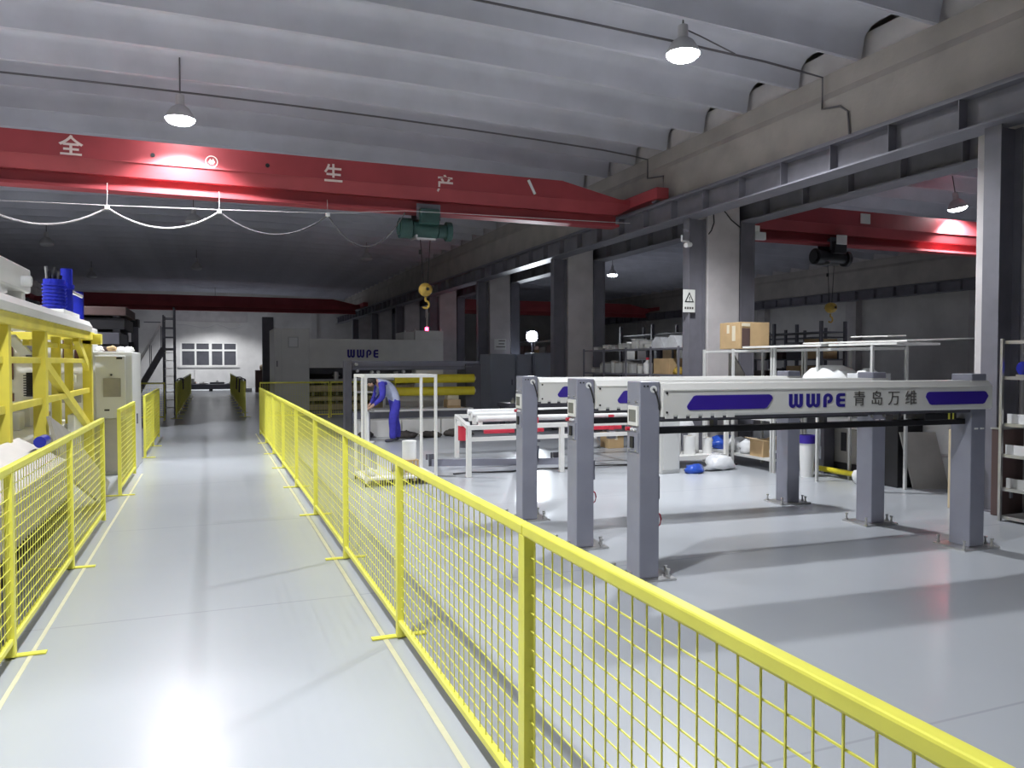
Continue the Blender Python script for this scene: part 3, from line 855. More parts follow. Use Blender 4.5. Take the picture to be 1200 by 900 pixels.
# ------------------------------------------------------------------ white profile frame cart
ct = thing('profile_cart', 'open cart of white square profiles standing behind the fence', 'cart', (2.44, 10.8, 0))
for x in (1.95, 2.93):
    for y in (10.4, 11.2):
        MB().box(x - .018, x + .018, y - .018, y + .018, .05, 1.53).build('post', 'white', ct)
        MB().tube((x - .015, y, .028), (x + .015, y, .028), .028, 12).build('caster', 'black', ct)
for y in (10.4, 11.2):
    box('top_bar', 'white', ct, 1.968, 2.912, y - .018, y + .018, 1.49, 1.53)
for x in (1.95, 2.93):
    box('top_bar', 'white', ct, x - .018, x + .018, 10.418, 11.182, 1.49, 1.53)
box('deck', 'white', ct, 1.93, 2.95, 10.38, 11.22, .09, .12)
for k in range(8):
    box('deck_rib', 'wood', ct, 1.98 + k * .125, 2.02 + k * .125, 10.40, 11.2, .05, .09)
box('inner_post', 'white', ct, 2.03, 2.06, 11.17, 11.2, .12, 1.49)
box('board', 'grey', ct, 2.07, 2.12, 11.19, 11.215, .12, 1.46)
for i, (x, y, r, z0, z1, lab) in enumerate([(2.27, 10.72, .105, .12, .40, 'white plastic drum standing on the deck of the profile cart'),
                                       (2.66, 10.85, .10, .30, .57, 'white drum on top of the slatted basket')]):
    t = thing('plastic_drum', lab, 'drum', (x, y, z0))
    MB().lathe([(.001, z0), (r * .95, z0), (r, z0 + .02), (r, z1 - .03), (r * .96, z1 - .03), (r * .96, z1 - .004), (r * .9, z1), (.001, z1)], (x, y, 0), 20).build('drum_body', 'paper', t)
    MB().lathe([(r * 1.0, z1 - .028), (r * 1.03, z1 - .026), (r * 1.03, z1 - .002), (r * .85, z1 + .004)], (x, y, 0), 20).build('lid', 'paper', t)
t = thing('slatted_basket', 'ochre slatted basket under a white drum on the cart', 'basket', (2.66, 10.85, .12))
box('basket_floor', 'card', t, 2.55, 2.77, 10.74, 10.96, .12, .14)
for k in range(5):
    for y in (10.74, 10.95):
        box('slat', 'card', t, 2.55 + k * .048, 2.58 + k * .048, y, y + .012, .14, .29)
box('basket_rim', 'card', t, 2.545, 2.775, 10.735, 10.965, .285, .30)
for i, (x, y) in enumerate([(2.06, 10.6), (2.46, 10.95), (2.48, 10.6)]):
    tag(MB().blob((x, y, .165), .06, .05, .07, 60 + i, .3).build('film_scrap', 'film', None), 'crumpled white film scrap on the deck of the cart', 'scrap', 'film scraps on the cart')

# ------------------------------------------------------------------ white roller conveyor behind the gantries
cv = thing('roller_conveyor', 'white roller conveyor table with red fittings behind the gantries', 'conveyor', (3.55, 10.75, 0))
XE = 6.55
for y, xs in ((10.75, 3.53), (13.1, 4.08)):
    for x in (xs, (xs + XE) / 2, XE):
        box('leg', 'white', cv, x - .035, x + .035, y - .035, y + .035, 0, .70, c=.005)
    box('side_rail', 'white', cv, xs - .035, XE + .035, y - .035, y + .035, .70, .77, c=.005)
MB().bar((3.54, 10.79, .735), (4.07, 13.06, .735), .06, .055).build('end_rail', 'white', cv)
MB().bar((XE, 10.79, .735), (XE, 13.06, .735), .06, .055).build('end_rail', 'white', cv)
for k, y in enumerate((11.3, 12.2, 12.9)):
    x0 = 3.72 + (y - 10.75) * .234
    MB().tube((x0, y, .82), (XE + 1.2 * (k > 0), y, .82), .05, 14).build('roller', 'paper', cv)
    for x in (x0 + .05, XE - .05):
        box('roller_bracket', 'white', cv, x - .03, x + .03, y - .03, y + .03, .66, .78)
box('cross_bar', 'white', cv, 3.62, XE, 11.0, 11.05, .50, .56)
mt = MB().tube((3.85, 12.0, .42), (3.85, 12.0, .66), .09, 14).build('drive_motor', 'redpart', cv)
MB().tube((3.85, 12.0, .30), (3.85, 12.0, .42), .06, 12).build('motor_foot', 'darkgrey', mt)
box('motor_cap', 'paper', mt, 3.77, 3.93, 11.9, 12.1, .66, .72)
for x, w in ((3.9, .5), (4.6, .3), (5.5, .8)):
    box('red_fitting', 'redpart', cv, x, x + w, 11.1, 11.16, .60, .66, c=.01)
for x in (4.75, 6.1):
    MB().tube((x, 11.1, .60), (x, 11.1, .84), .05, 12).build('red_coupling', 'redpart', cv)
    box('clamp', 'steel', cv, x - .06, x + .06, 11.05, 11.15, .45, .58)
t = thing('floor_beam', 'long dark grey square tube lying on the floor beside the conveyor', 'beam', (4.4, 12.0, 0))
MB().bar((3.35, 12.15, .055), (5.4, 11.62, .055), .10, .11).build('tube', 'grey', t)
for p in ((3.37, 12.14), (5.37, 11.63)):
    MB().bar((p[0], p[1], 0), (p[0], p[1], .20), .14, .02).build('end_plate', 'darkgrey', t)
    MB().tube((p[0] - .1, p[1], .11), (p[0] - .1, p[1], .2), .02, 8).build('stud', 'darkgrey', t)
pts = [(3.4 + k * .3, 11.1 + .07 * math.sin(k * 1.7), .012) for k in range(14)]
tag(MB().path(pts, .012, 6).build('floor_cable', 'cable_black', None), 'black cable trailing on the floor under the conveyor', 'cable')

# ------------------------------------------------------------------ blue-grey cabinets in front of a column
def steel_cab(x0, x1, y0, y1, z0, z1, label, door=True):
    t = thing('switch_cabinet', label, 'cabinet', (x0, y0, 0))
    bd = box('body', 'bluegrey', t, x0, x1, y0, y1, z0, z1, c=.02)
    box('door', 'bluegrey', t, x0 + .04, x1 - .04, y0 - .02, y0 - .001, z0 + .05, z1 - .05, c=.008)
    box('handle', 'darkgrey', t, x1 - .14, x1 - .11, y0 - .035, y0 - .02, (z0 + z1) / 2 - .1, (z0 + z1) / 2 + .08)
    for x in (x0 + .12, x1 - .12):
        for y in (y0 + .1, y1 - .1):
            MB().tube((x, y, 0), (x, y, z0 + .005), .05, 12).build('foot', 'paper', t)
    return t
steel_cab(8.13, 8.98, 22.6, 23.6, .2, 1.96, 'blue-grey switch cabinet with its side toward the walkway')
steel_cab(9.04, 9.60, 22.7, 23.6, .2, 1.95, 'narrow blue-grey switch cabinet between two others')
steel_cab(9.62, 10.25, 22.5, 23.4, .2, 2.0, 'pale blue-grey switch cabinet furthest from the walkway')
fl = thing('work_light', 'bright floodlight on a stand behind the blue-grey cabinets', 'lamp', (10.9, 25.8, 0))
for a in (90, 210, 330):
    MB().tube((10.9, 25.8, .9), (10.9 + .5 * math.cos(R(a)), 25.8 + .5 * math.sin(R(a)), .02), .02, 8).build('leg', 'darkgrey', fl)
MB().tube((10.9, 25.8, .8), (10.9, 25.8, 2.5), .02, 8).build('pole', 'darkgrey', fl)
hdm = MB().box(-.22, .22, -.05, .08, -.21, .21, c=.03).build('lamp_head', 'darkgrey', fl, world=False)
hdm.location = (0, 0, 2.64); hdm.rotation_euler = (0, 0, R(-24))
ln = MB().tube((0, -.05, 0), (0, -.07, 0), .19, 20).build('lens', 'flood_lens', hdm, world=False)
ld = bpy.data.lights.new('flood_bulb', 'SPOT'); ld.energy = 420; ld.color = (.86, .93, 1); ld.spot_size = R(64); ld.spot_blend = .6; ld.shadow_soft_size = .08
lo = bpy.data.objects.new('flood_bulb', ld); COL.objects.link(lo); lo.parent = fl
lo.location = (-.05, -.12, 2.64); lo.rotation_euler = (R(82), 0, R(-24) + PI)
lo.rotation_euler = Vector((-.40, -.90, -.20)).to_track_quat('-Z', 'Y').to_euler()

# ------------------------------------------------------------------ shelves between the columns
def rack(name, label, x0, x1, y0, y1, zs, posts, m, hz, pw=.035):
    t = thing(name, label, 'rack', ((x0 + x1) / 2, (y0 + y1) / 2, 0))
    for y in posts:
        for x in (x0, x1):
            box('post', m, t, x - pw / 2, x + pw / 2, y - pw / 2, y + pw / 2, 0, hz)
    for z in zs:
        box('shelf', m, t, x0 + pw / 2, x1 - pw / 2, y0, y1, z - .035, z)
    return t
rack('storage_rack', 'grey storage rack with boxes between two columns, behind the middle gantry', 8.75, 9.3, 13.15, 17.35, (2.0, 1.45, .75, .15), (13.15, 14.2, 15.25, 16.3, 17.35), 'steel', 2.03)
def carton(x0, x1, y0, y1, z0, z1, label, m='card', tape=True, group=None):
    t = thing('cardboard_box', label, 'box', ((x0 + x1) / 2, (y0 + y1) / 2, z0), 0, group)
    box('carton', m, t, x0, x1, y0, y1, z0, z1, c=.006)
    if tape:
        xm = (x0 + x1) / 2
        box('tape', 'tape', t, xm - .03, xm + .03, y0 - .002, y1 + .002, z0 + (z1 - z0) * .55, z1 + .002)
    return t
grp = 'small white boxes on the grey rack'
for i, (y, w, h) in enumerate([(16.7, .22, .07), (16.2, .25, .11), (15.85, .16, .08), (15.5, .2, .13), (15.2, .14, .10), (14.85, .24, .22), (14.55, .2, .18), (14.3, .3, .12)]):
    t = thing('small_box', 'small white box on the top shelf of the grey rack', 'box', (8.95, y, 2.0), 0, grp)
    box('carton', 'white', t, 8.80, 9.05, y, y + w, 2.0, 2.0 + h, c=.008)
    box('lid', 'cabinet', t, 8.795, 9.055, y - .004, y + w + .004, 2.0 + h - .03, 2.0 + h + .004)
for i, (y, w, h) in enumerate([(14.0, .27, .24), (13.46, .24, .26)]):
    tag(MB().prism([(y - w, 2.0), (y + w * .9, 2.0), (y + w * .75, 2.0 + h * .55), (y + w * .2, 2.0 + h), (y - w * .35, 2.0 + h * .95), (y - w * .85, 2.0 + h * .3)], 'x', 8.78, 9.2).build('foam_block', 'film', None),
        ['slanted grey-white foam block on the top shelf beside the small boxes', 'slanted white foam block at the end of the top shelf by the column sign'][i], 'foam block')
grp = 'pale cans and boxes on the second shelf of the grey rack'
for i, (y, r, h) in enumerate([(17.0, .09, .12), (16.7, .08, .2), (16.45, .1, .25), (16.1, .10, .28), (15.8, .09, .26), (15.5, .10, .27), (15.2, .08, .24), (14.95, .07, .2)]):
    if i % 2:
        t = thing('can', 'pale can on the second shelf of the grey rack', 'can', (8.95, y, 1.45), 0, 'cans on the second shelf')
        MB().lathe([(.001, 0), (r, 0), (r, h), (r * .9, h + .01), (.001, h + .01)], (8.95, y, 1.45), 14).build('can_body', 'cabinet', t)
        MB().lathe([(r * 1.03, h - .03), (r * 1.03, h + .006), (r * .8, h + .014)], (8.95, y, 1.45), 14).build('lid', 'galv', t)
    else:
        t = thing('small_box', 'pale box on the second shelf of the grey rack', 'box', (8.95, y, 1.45), 0, 'pale boxes on the second shelf')
        box('carton', 'cabinet', t, 8.83, 9.08, y - r, y + r, 1.45, 1.45 + h, c=.008)
        box('lid', 'galv', t, 8.825, 9.085, y - r - .004, y + r + .004, 1.45 + h - .03, 1.45 + h + .004)
carton(8.82, 9.25, 13.6, 14.2, 1.45, 1.78, 'brown cardboard box on the second shelf of the grey rack')
t = thing('plastic_bottle', 'white plastic bottle beside the brown box on the grey rack', 'bottle', (8.9, 14.55, 1.45))
MB().lathe([(.001, 0), (.09, 0), (.1, .05), (.1, .22), (.04, .28), (.04, .32), (.001, .32)], (8.9, 14.55, 1.45), 14).build('bottle_body', 'paper', t)
MB().lathe([(.045, .30), (.045, .35), (.001, .35)], (8.9, 14.55, 1.45), 12).build('cap', 'redpart', t)
tag(MB().blob((8.92, 13.4, 1.505), .12, .12, .10, 9, .2).build('yellow_bag', 'hookyellow', None), 'small yellow bag on the second shelf of the grey rack', 'bag')
for i, y in enumerate((16.9, 16.2, 15.4, 14.6, 13.8)):
    carton(8.82, 9.2, y - .25, y + .25, .75, 1.1 + .06 * (i % 2), 'grey-brown carton on the third shelf of the grey rack', 'galv', False, 'cartons on the third shelf')

# white racks beside the gantries
PXR = 8.02
rack('storage_rack', 'white-posted rack carrying a big brown carton beside the concrete column', PXR, 8.62, 9.52, 11.26, (1.90, 1.42, .82, .20), (9.52, 10.46, 11.26), 'cabinet', 1.92)
rack('storage_rack', 'white-posted rack topped with overhanging white boards', PXR, 8.62, 7.60, 9.46, (1.90, 1.42), (7.60, 8.56, 9.46), 'cabinet', 1.92)
t = thing('cardboard_box', 'big brown carton with a dark opening on top of the white rack', 'box', (8.35, 10.7, 1.92))
box('carton', 'card', t, 8.06, 8.66, 10.35, 10.88, 1.92, 2.36, c=.008)
box('opening', 'brown', t, 8.10, 8.26, 10.342, 10.352, 1.93, 2.26)
box('label', 'tape', t, 8.10, 8.26, 10.340, 10.35, 2.29, 2.34)
box('tape', 'tape', t, 8.052, 8.06, 10.46, 10.54, 2.05, 2.30)
box('tape', 'tape', t, 8.052, 8.06, 10.62, 10.68, 2.18, 2.32)
def board(x0, x1, y0, y1, z, label, th=.025, rz=0, tilt=0, m='white', trim=False):
    cx, cy = (x0 + x1) / 2, (y0 + y1) / 2
    o = MB().box(x0 - cx, x1 - cx, y0 - cy, y1 - cy, 0, th, c=.004).build('white_board', m, None)
    o.location = (cx, cy, z); o.rotation_euler = (0, tilt, rz)
    return tag(o, label, 'board')
board(7.92, 8.62, 8.4, 10.1, 1.921, 'white board lying flat on the rack tops beside the carton', .03)
board(8.0, 8.75, 7.2, 8.35, 1.921, 'white board lying on the rack top at its open end', .03)
board(8.05, 9.6, 7.3, 8.9, 1.987, 'large white board overhanging the rack, raised on the flat boards', .02, R(8), R(-2))
board(8.3, 8.9, 7.8, 8.3, 2.052, 'small white board lying on the large overhanging board', .015, R(20), R(-2))
t = thing('plastic_dome', 'white plastic dome cover on the rack shelf above the lettered gantry', 'dome', (8.32, 8.6, 1.42))
MB().lathe([(.40, 0), (.40, .03), (.37, .10), (.28, .19), (.15, .235), (.001, .24)], (8.32, 8.62, 1.42), 24).build('dome', 'paper', t)
MB().lathe([(.36, 0), (.42, 0), (.42, .02), (.40, .025)], (8.32, 8.62, 1.42), 24).build('rim', 'paper', t)
t = thing('clear_crate', 'clear plastic crate with a white bundle on the rack shelf', 'crate', (8.3, 7.8, 1.42))
for a in ((8.08, 8.10, 7.78, 8.08), (8.52, 8.54, 7.78, 8.08), (8.10, 8.52, 7.78, 7.80), (8.10, 8.52, 8.06, 8.08)):
    box('side', 'film', t, *a, 1.42, 1.55)
MB().blob((8.3, 7.93, 1.50), .19, .12, .12, 4, .1).build('bundle', 'paper', t)
for i, (y0, y1, z) in enumerate([(9.06, 9.42, 1.42), (10.6, 11.1, 1.42)]):
    tag(box('white_slab', 'paper', None, 8.06, 8.5, y0, y1, z, z + .035, c=.005), ['thin white slab on the shelf beside the dome cover', 'thin white slab on the shelf under the big carton'][i], 'slab')
o = MB().prism([(10.75, 1.46), (11.22, 1.46), (11.22, 1.86), (11.1, 1.86)], 'x', 8.5, 8.52).build('grey_sheet', 'galv', None)
tag(o, 'grey sheet leaning at the back of the shelf under the big carton', 'sheet')
t = thing('cardboard_box', 'open cardboard box on the low shelf of the carton rack', 'box', (8.25, 9.95, .20))
box('carton', 'card', t, 8.08, 8.42, 9.78, 10.10, .20, .46, c=.005)
for a in (-1, 1):
    MB().bar((8.25 + a * .17, 9.94, .46), (8.25 + a * .27, 9.94, .50), .32, .008).build('flap', 'card_pale', t)
for i, (y, m) in enumerate([(10.32, 'film'), (10.69, 'film'), (11.06, 'bluebag')]):
    tag(MB().blob((8.28, y, .285), .22, .15, .15, 30 + i, .25).build('film_bag', m, None), ['crumpled white film bag next to the open cardboard box', 'crumpled white film bag at the back of the low shelf', 'blue film bag at the back of the low shelf'][i], 'bag')
t = thing('paint_can', 'small white can on the low shelf beside the open box', 'can', (8.15, 9.6, .20))
MB().lathe([(.001, 0), (.06, 0), (.06, .12), (.001, .12)], (8.15, 9.62, .2), 14).build('can_body', 'darkgrey', t)
MB().lathe([(.064, .09), (.064, .125), (.001, .13)], (8.15, 9.62, .2), 14).build('lid', 'paper', t)
for i, (y, h) in enumerate([(9.8, .32), (10.4, .22), (10.9, .28)]):
    carton(8.08, 8.5, y - .22, y + .22, .82, .82 + h, 'pale carton on the middle shelf of the carton rack', 'card_pale', True, 'pale cartons on the middle shelf')

# low white stand with rolls behind the grey cabinet
st = thing('low_stand', 'low white stand loaded with white rolls behind the grey control box', 'stand', (7.3, 10.6, 0))
for x in (6.76, 7.86):
    for y in (10.42, 11.0):
        box('post', 'white', st, x - .03, x + .03, y - .03, y + .03, 0, .95)
box('lower_shelf', 'white', st, 6.79, 7.83, 10.39, 11.03, .13, .20)
box('top_rail', 'white', st, 6.79, 7.83, 10.40, 10.44, .89, .95)
for i, (x, y, r, h) in enumerate([(6.92, 10.6, .085, .24), (7.08, 10.72, .09, .34), (7.26, 10.58, .10, .30), (7.45, 10.75, .09, .36), (7.62, 10.6, .08, .26)]):
    t = thing('paper_roll', 'white roll standing on the low white stand', 'roll', (x, y, .2), 0, 'white rolls on the low stand')
    MB().lathe([(r * .3, h), (r, h), (r * 1.02, h * .8), (r, 0), (.001, 0)], (x, y, .2), 16).build('roll_body', 'paper', t)
    MB().lathe([(r * .3, h - .04), (r * .3, h), (r * .36, h + .003)], (x, y, .2), 12).build('core', 'card_pale', t)
tag(MB().blob((7.25, 10.85, .62), .28, .1, .16, 44, .2).build('film_bundle', 'film', None), 'bundle of white film draped over the rolls on the stand', 'bundle')
carton(6.85, 7.1, 10.80, 11.0, .2, .72, 'pale carton behind the rolls on the low stand', 'card_pale', False)
for i, (x, m) in enumerate([(7.7, 'film')]):
    tag(MB().blob((x - .2, 10.12, .08), .25, .17, .15, 51, .25, 12).build('film_heap', m, None), 'heap of crumpled clear film on the floor by the low stand', 'film')
tag(MB().blob((6.90, 9.93, .05), .16, .12, .09, 52, .22, 12).build('blue_bag', 'bluebag', None), 'crumpled bright blue plastic bag on the floor', 'bag')
pts = [(6.9 + k * .12, 10.2 - .25 * math.sin(k * .45), .012) for k in range(11)]
tag(MB().path(pts, .012).build('floor_cable', 'cable_black', None), 'black cable curling on the floor by the blue bag', 'cable')
cb = thing('control_box', 'plain grey floor cabinet seen past the pillar of the lettered gantry', 'cabinet', (6.5, 10.1, 0))
box('body', 'cabinet', cb, 6.36, 6.69, 10.0, 10.3, 0, 1.0, c=.01)
box('door', 'cabinet', cb, 6.385, 6.665, 9.985, 9.999, .06, .95, c=.004)
box('handle', 'paper', cb, 6.62, 6.64, 9.97, 9.985, .62, .72)

# things on the floor under the second rack
t = thing('long_roll', 'long white roll lying on grey cradles beside the rack', 'roll', (8.75, 8.35, 0))
MB().tube((8.78, 8.2, .80), (8.78, 9.3, .80), .085, 18).build('roll_body', 'paper', t)
for y in (8.3, 9.15):
    box('cradle', 'darkgrey', t, 8.68, 8.88, y - .03, y + .03, 0, .72)
t = thing('slotted_bench', 'low grey bench front with two black slots under the white roll', 'bench', (8.8, 8.4, 0))
box('panel', 'galv', t, 8.90, 8.96, 8.2, 9.25, .18, .70, c=.01)
for y in (8.95, 8.55):
    box('slot', 'black', t, 8.89, 8.90, y - .05, y + .05, .36, .64)
box('bench_base', 'black', t, 8.89, 9.0, 8.2, 9.25, 0, .18)
o = MB().tube((8.55, 9.1, .10), (8.55, 8.2, .10), .04, 10).build('yellow_tube', 'rollyellow', None)
tag(o, 'yellow tube lying on the floor under the long white roll', 'tube')
tag(MB().lathe([(.001, 0), (.03, 0), (.07, .05), (.085, .12), (.06, .18), (.001, .2)], (8.42, 8.2, 0), 16).build('white_jug', 'paper', None), 'rounded white jug on the floor beside the yellow tube', 'jug')
t = thing('waste_bin', 'white bin with a blue band beside the rack', 'bin', (8.22, 8.95, 0))
MB().lathe([(.001, .0), (.09, 0), (.115, .60), (.105, .60), (.085, .03), (.001, .03)], (8.24, 9.0, 0), 18).build('bin_body', 'paper', t)
MB().lathe([(.112, .50), (.122, .50), (.124, .62), (.10, .62)], (8.24, 9.0, 0), 18).build('blue_band', 'blue', t)
# black workpiece, leaning board, plank
t = thing('black_cabinet', 'black machine housing with two round white caps beside the leaning board', 'machine', (8.6, 7.6, 0))
box('housing', 'black', t, 8.62, 9.08, 7.72, 8.15, 0, .98, c=.01)
for x, z in ((8.72, .66), (8.88, .67)):
    MB().lathe([(.05, 0), (.045, -.03), (.02, -.05), (.001, -.05)], (x, 7.72, z), 14, 'y').build('white_cap', 'paper', t)
MB().prism([(8.84, .55), (8.92, .55), (8.89, .34), (8.87, .34)], 'y', 7.705, 7.719).build('spout', 'metal', t)
o = MB()
o.add([(8.76, 7.60, 0), (9.22, 7.44, 0), (9.215, 7.415, 0), (8.755, 7.575, 0), (8.60, 7.69, .76), (9.06, 7.53, .76), (9.055, 7.505, .76), (8.595, 7.665, .76)],
      [(0, 1, 2, 3), (4, 5, 6, 7), (0, 1, 5, 4), (1, 2, 6, 5), (2, 3, 7, 6), (3, 0, 4, 7)])
tag(o.build('leaning_board', 'galv', None), 'plain grey board leaning against the black machine housing', 'board')
t = thing('white_drum', 'large white drum behind the leaning grey board', 'drum', (9.3, 7.75, 0))
MB().lathe([(.001, 0), (.24, 0), (.26, .03), (.26, .40), (.30, .45), (.30, .78), (.26, .86), (.001, .86)], (9.42, 7.75, 0), 24).build('drum_body', 'paper', t)
MB().lathe([(.27, .41), (.31, .43), (.31, .46), (.28, .47)], (9.42, 7.75, 0), 24).build('hoop', 'cabinet', t)
tag(box('wooden_plank', 'wood', None, 8.0, 8.06, 6.40, 6.46, 0, .92, c=.006), 'pale wooden plank standing upright near the brown cabinet', 'plank')
t = thing('brown_panel_box', 'dark brown cabinet at the foot of the steel post', 'cabinet', (8.2, 5.85, 0))
box('body', 'brown', t, 8.08, 8.42, 5.86, 5.99, 0, .96, c=.008)
box('top_trim', 'metal', t, 8.07, 8.43, 5.85, 5.995, .96, .975)
box('round_pull', 'steel', t, 8.20, 8.24, 5.845, 5.86, .20, .30)
rk = rack('storage_rack', 'metal rack of parts standing in front of the brown cabinet', 7.86, 8.75, 5.42, 5.72, (1.93, 1.55, 1.05, .72, .36, .06), (5.42, 5.72), 'metal', 1.95, .03)
for i, (z, x, m) in enumerate([(1.55, 8.06, 'motorblue'), (1.05, 8.09, 'paper'), (.72, 8.07, 'paper'), (.36, 8.09, 'cabinet'), (.72, 8.45, 'galv'), (1.05, 8.48, 'galv')]):
    lab = ['small blue motor on the parts rack', 'white tray on the parts rack under the blue motor', 'white tray on the lower half of the parts rack', 'pale tray near the bottom of the parts rack', 'grey tray on the lower half of the parts rack', 'grey tray on the parts rack under the blue motor'][i]
    t = thing('parts_tray' if i else 'small_motor', lab, 'tray' if i else 'motor', (x, 5.57, z))
    if i == 0:
        MB().tube((x - .09, 5.57, z + .085), (x + .09, 5.57, z + .085), .075, 14).build('motor_body', m, t)
        MB().tube((x + .09, 5.57, z + .085), (x + .13, 5.57, z + .085), .025, 10).build('shaft', 'metal', t)
        box('base', 'metal', t, x - .1, x + .1, 5.50, 5.64, z, z + .02)
    else:
        box('tray_floor', m, t, x - .16, x + .16, 5.46, 5.70, z, z + .015)
        box('tray_front', m, t, x - .16, x + .16, 5.445, 5.46, z, z + .10)
        box('tray_side', m, t, x - .165, x - .15, 5.46, 5.70, z, z + .10)
        box('tray_side', m, t, x + .15, x + .165, 5.46, 5.70, z, z + .10)

# boxes on the floor beyond the middle gantry
carton(7.28, 7.62, 13.35, 13.7, 0, .30, 'open brown cardboard box on the floor beyond the conveyor', 'card')
tag(MB().blob((6.98, 13.6, .10), .20, .18, .17, 71, .25, 12).build('film_bag', 'film', None), 'crumpled white and grey film bag on the floor beside the brown box', 'bag')
tag(MB().blob((6.95, 14.02, .155), .16, .14, .28, 72, .2, 12).build('blue_bag', 'bluebag', None), 'crumpled blue film bag on the floor beyond the conveyor', 'bag')
t = thing('dark_bench', 'long dark steel bench behind the conveyor', 'bench', (7.4, 17.3, 0))
box('bench_top', 'darkgrey', t, 6.55, 8.15, 16.9, 17.7, .62, .72, c=.01)
for x in (6.65, 8.05):
    for y in (17.0, 17.6):
        box('leg', 'darkgrey', t, x - .05, x + .05, y - .05, y + .05, 0, .62)
box('brace', 'darkgrey', t, 6.7, 8.0, 17.0, 17.06, .25, .33)
for k, x in enumerate((6.75, 7.0, 7.25, 7.5, 7.8)):
    tag(MB().lathe([(.001, 0), (.06, 0), (.06, .05), (.03, .07), (.03, .12), (.001, .12)], (x, 17.15, .72), 12).build('valve', 'metal', None), 'small bright metal fitting on the dark bench', 'fitting', 'metal fittings on the dark bench')
# signs, camera, notice
sg = thing('warning_sign', 'white warning sign with a black triangle on the steel post', 'sign', (8.2, 12.02, 2.75))
box('plate', 'signwhite', sg, 8.10, 8.36, 12.030, 12.045, 2.62, 3.04, c=.004)
cx, cz = 8.23, 2.88
MB().prism([(cx - .10, cz - .075), (cx + .10, cz - .075), (cx, cz + .115)], 'y', 12.024, 12.030).build('triangle', 'black', sg)
MB().prism([(cx - .065, cz - .055), (cx + .065, cz - .055), (cx, cz + .070)], 'y', 12.020, 12.025).build('triangle_field', 'signwhite', sg)
MB().box(cx - .008, cx + .008, 12.016, 12.021, cz - .02, cz + .03).box(cx - .008, cx + .008, 12.016, 12.021, cz - .045, cz - .03).build('mark', 'black', sg)
for k in range(4):
    MB().box(8.13 + k * .052, 8.165 + k * .052, 12.026, 12.031, 2.68, 2.72).build('caption_bar', 'letter_dark', sg)
cm = thing('security_camera', 'small white security camera on the steel post above the sign', 'camera', (8.2, 12.0, 3.9))
MB().tube((8.235, 12.06, 3.92), (8.05, 12.02, 3.92), .018, 8).tube((8.05, 12.02, 3.92), (8.03, 11.98, 4.02), .018, 8).build('arm', 'paper', cm)
MB().tube((8.22, 11.99, 3.86), (8.08, 11.93, 3.83), .045, 12).build('camera_body', 'paper', cm)
nt_ = thing('paper_notice', 'paper notice with two lines of print on the concrete column', 'notice', (8.9, 24.04, 2.2))
box('sheet', 'signwhite', nt_, 8.80, 9.22, 24.035, 24.048, 2.12, 2.48)
for z, a, b in ((2.40, 8.95, 9.18), (2.30, 8.95, 9.15), (2.20, 8.86, 9.18)):
    box('print_line', 'letter_dark', nt_, a, b, 24.031, 24.036, z, z + .03)
tag(MB().path([(8.9, 12.03, 4.78), (8.98, 12.03, 4.55), (9.15, 12.03, 4.38), (9.36, 12.03, 4.25)], .012).build('hanging_cable', 'cable_black', None), 'black cable drooping across the top of the concrete column with the sign', 'cable')
tag(MB().path([(8.75, 12.03, 4.5), (8.76, 12.02, 4.3), (8.70, 12.02, 4.15), (8.64, 12.02, 4.08)], .012).build('hanging_cable', 'cable_black', None), 'short black cable behind the steel post above the security camera', 'cable')
fx = thing('wall_floodlight', 'switched-off white floodlight on the storage side post', 'lamp', (9.9, 12.1, 4.2))
box('lamp_body', 'paper', fx, 9.73, 9.98, 12.04, 12.12, 4.05, 4.2, c=.01); box('bracket', 'paper', fx, 9.72, 9.84, 12.06, 12.1, 4.2, 4.32)

# ------------------------------------------------------------------ yellow framed machine on the left
ym = thing('yellow_machine', 'large machine in a yellow steel frame with a white deck', 'machine', (-2.2, 8.5, 0))
XF = -1.6
def yb(name, *a, m='yellow_old', c=.006):
    return box(name, m, ym, *a, c=c)
for y, w in ((4.2, .12), (7.66, .10), (9.22, .13), (12.55, .13)):
    yb('post', XF - .12, XF, y, y + w, 0, 2.02)
for y, w in ((4.2, .12), (8.15, .24), (10.4, .12), (11.5, .12), (12.55, .12)):
    yb('post', -3.1, -2.95, y, y + w, 0, 2.02)
yb('post', -2.3, -2.16, 8.35, 8.63, .86, 2.02)
for y, w in ((11.05, .08), (11.98, .08)):
    yb('post', -1.86, -1.76, y, y + w, .86, 2.02)
yb('rail', -1.84, -1.78, 9.4, 12.5, 1.88, 1.94)
yb('top_beam', XF - .14, XF + .02, 4.0, 12.75, 2.02, 2.13)
yb('top_beam', -3.12, -2.94, 4.0, 12.75, 2.02, 2.13)
for y in (4.3, 8.0, 12.6):
    yb('cross_beam', -2.95, XF - .14, y, y + .1, 2.02, 2.13)
yb('end_cap_beam', XF - .20, XF + .12, 12.55, 12.75, 1.96, 2.11)
yb('rail', XF - .10, XF - .04, 4.32, 7.66, 1.69, 1.75)
yb('rail', XF - .10, XF - .04, 7.76, 9.22, 1.69, 1.75)
yb('rail', XF - .10, XF - .04, 9.35, 12.55, 1.69, 1.75)
yb('rail', XF - .09, XF - .03, 7.76, 9.22, 1.26, 1.33)
yb('rail', XF - .09, XF - .03, 4.32, 7.66, 1.26, 1.33)
yb('rail', XF - .09, XF - .03, 9.35, 12.55, 1.26, 1.33)
yb('rail', -2.24, -2.18, 9.3, 12.5, 1.69, 1.75)
MB().bar((XF - .06, 9.35, 1.72), (XF - .06, 12.56, .78), .07, .10).build('brace', 'yellow_old', ym)
MB().bar((XF - .06, 11.6, 2.02), (XF - .06, 12.56, 1.62), .07, .10).build('brace', 'yellow_old', ym)
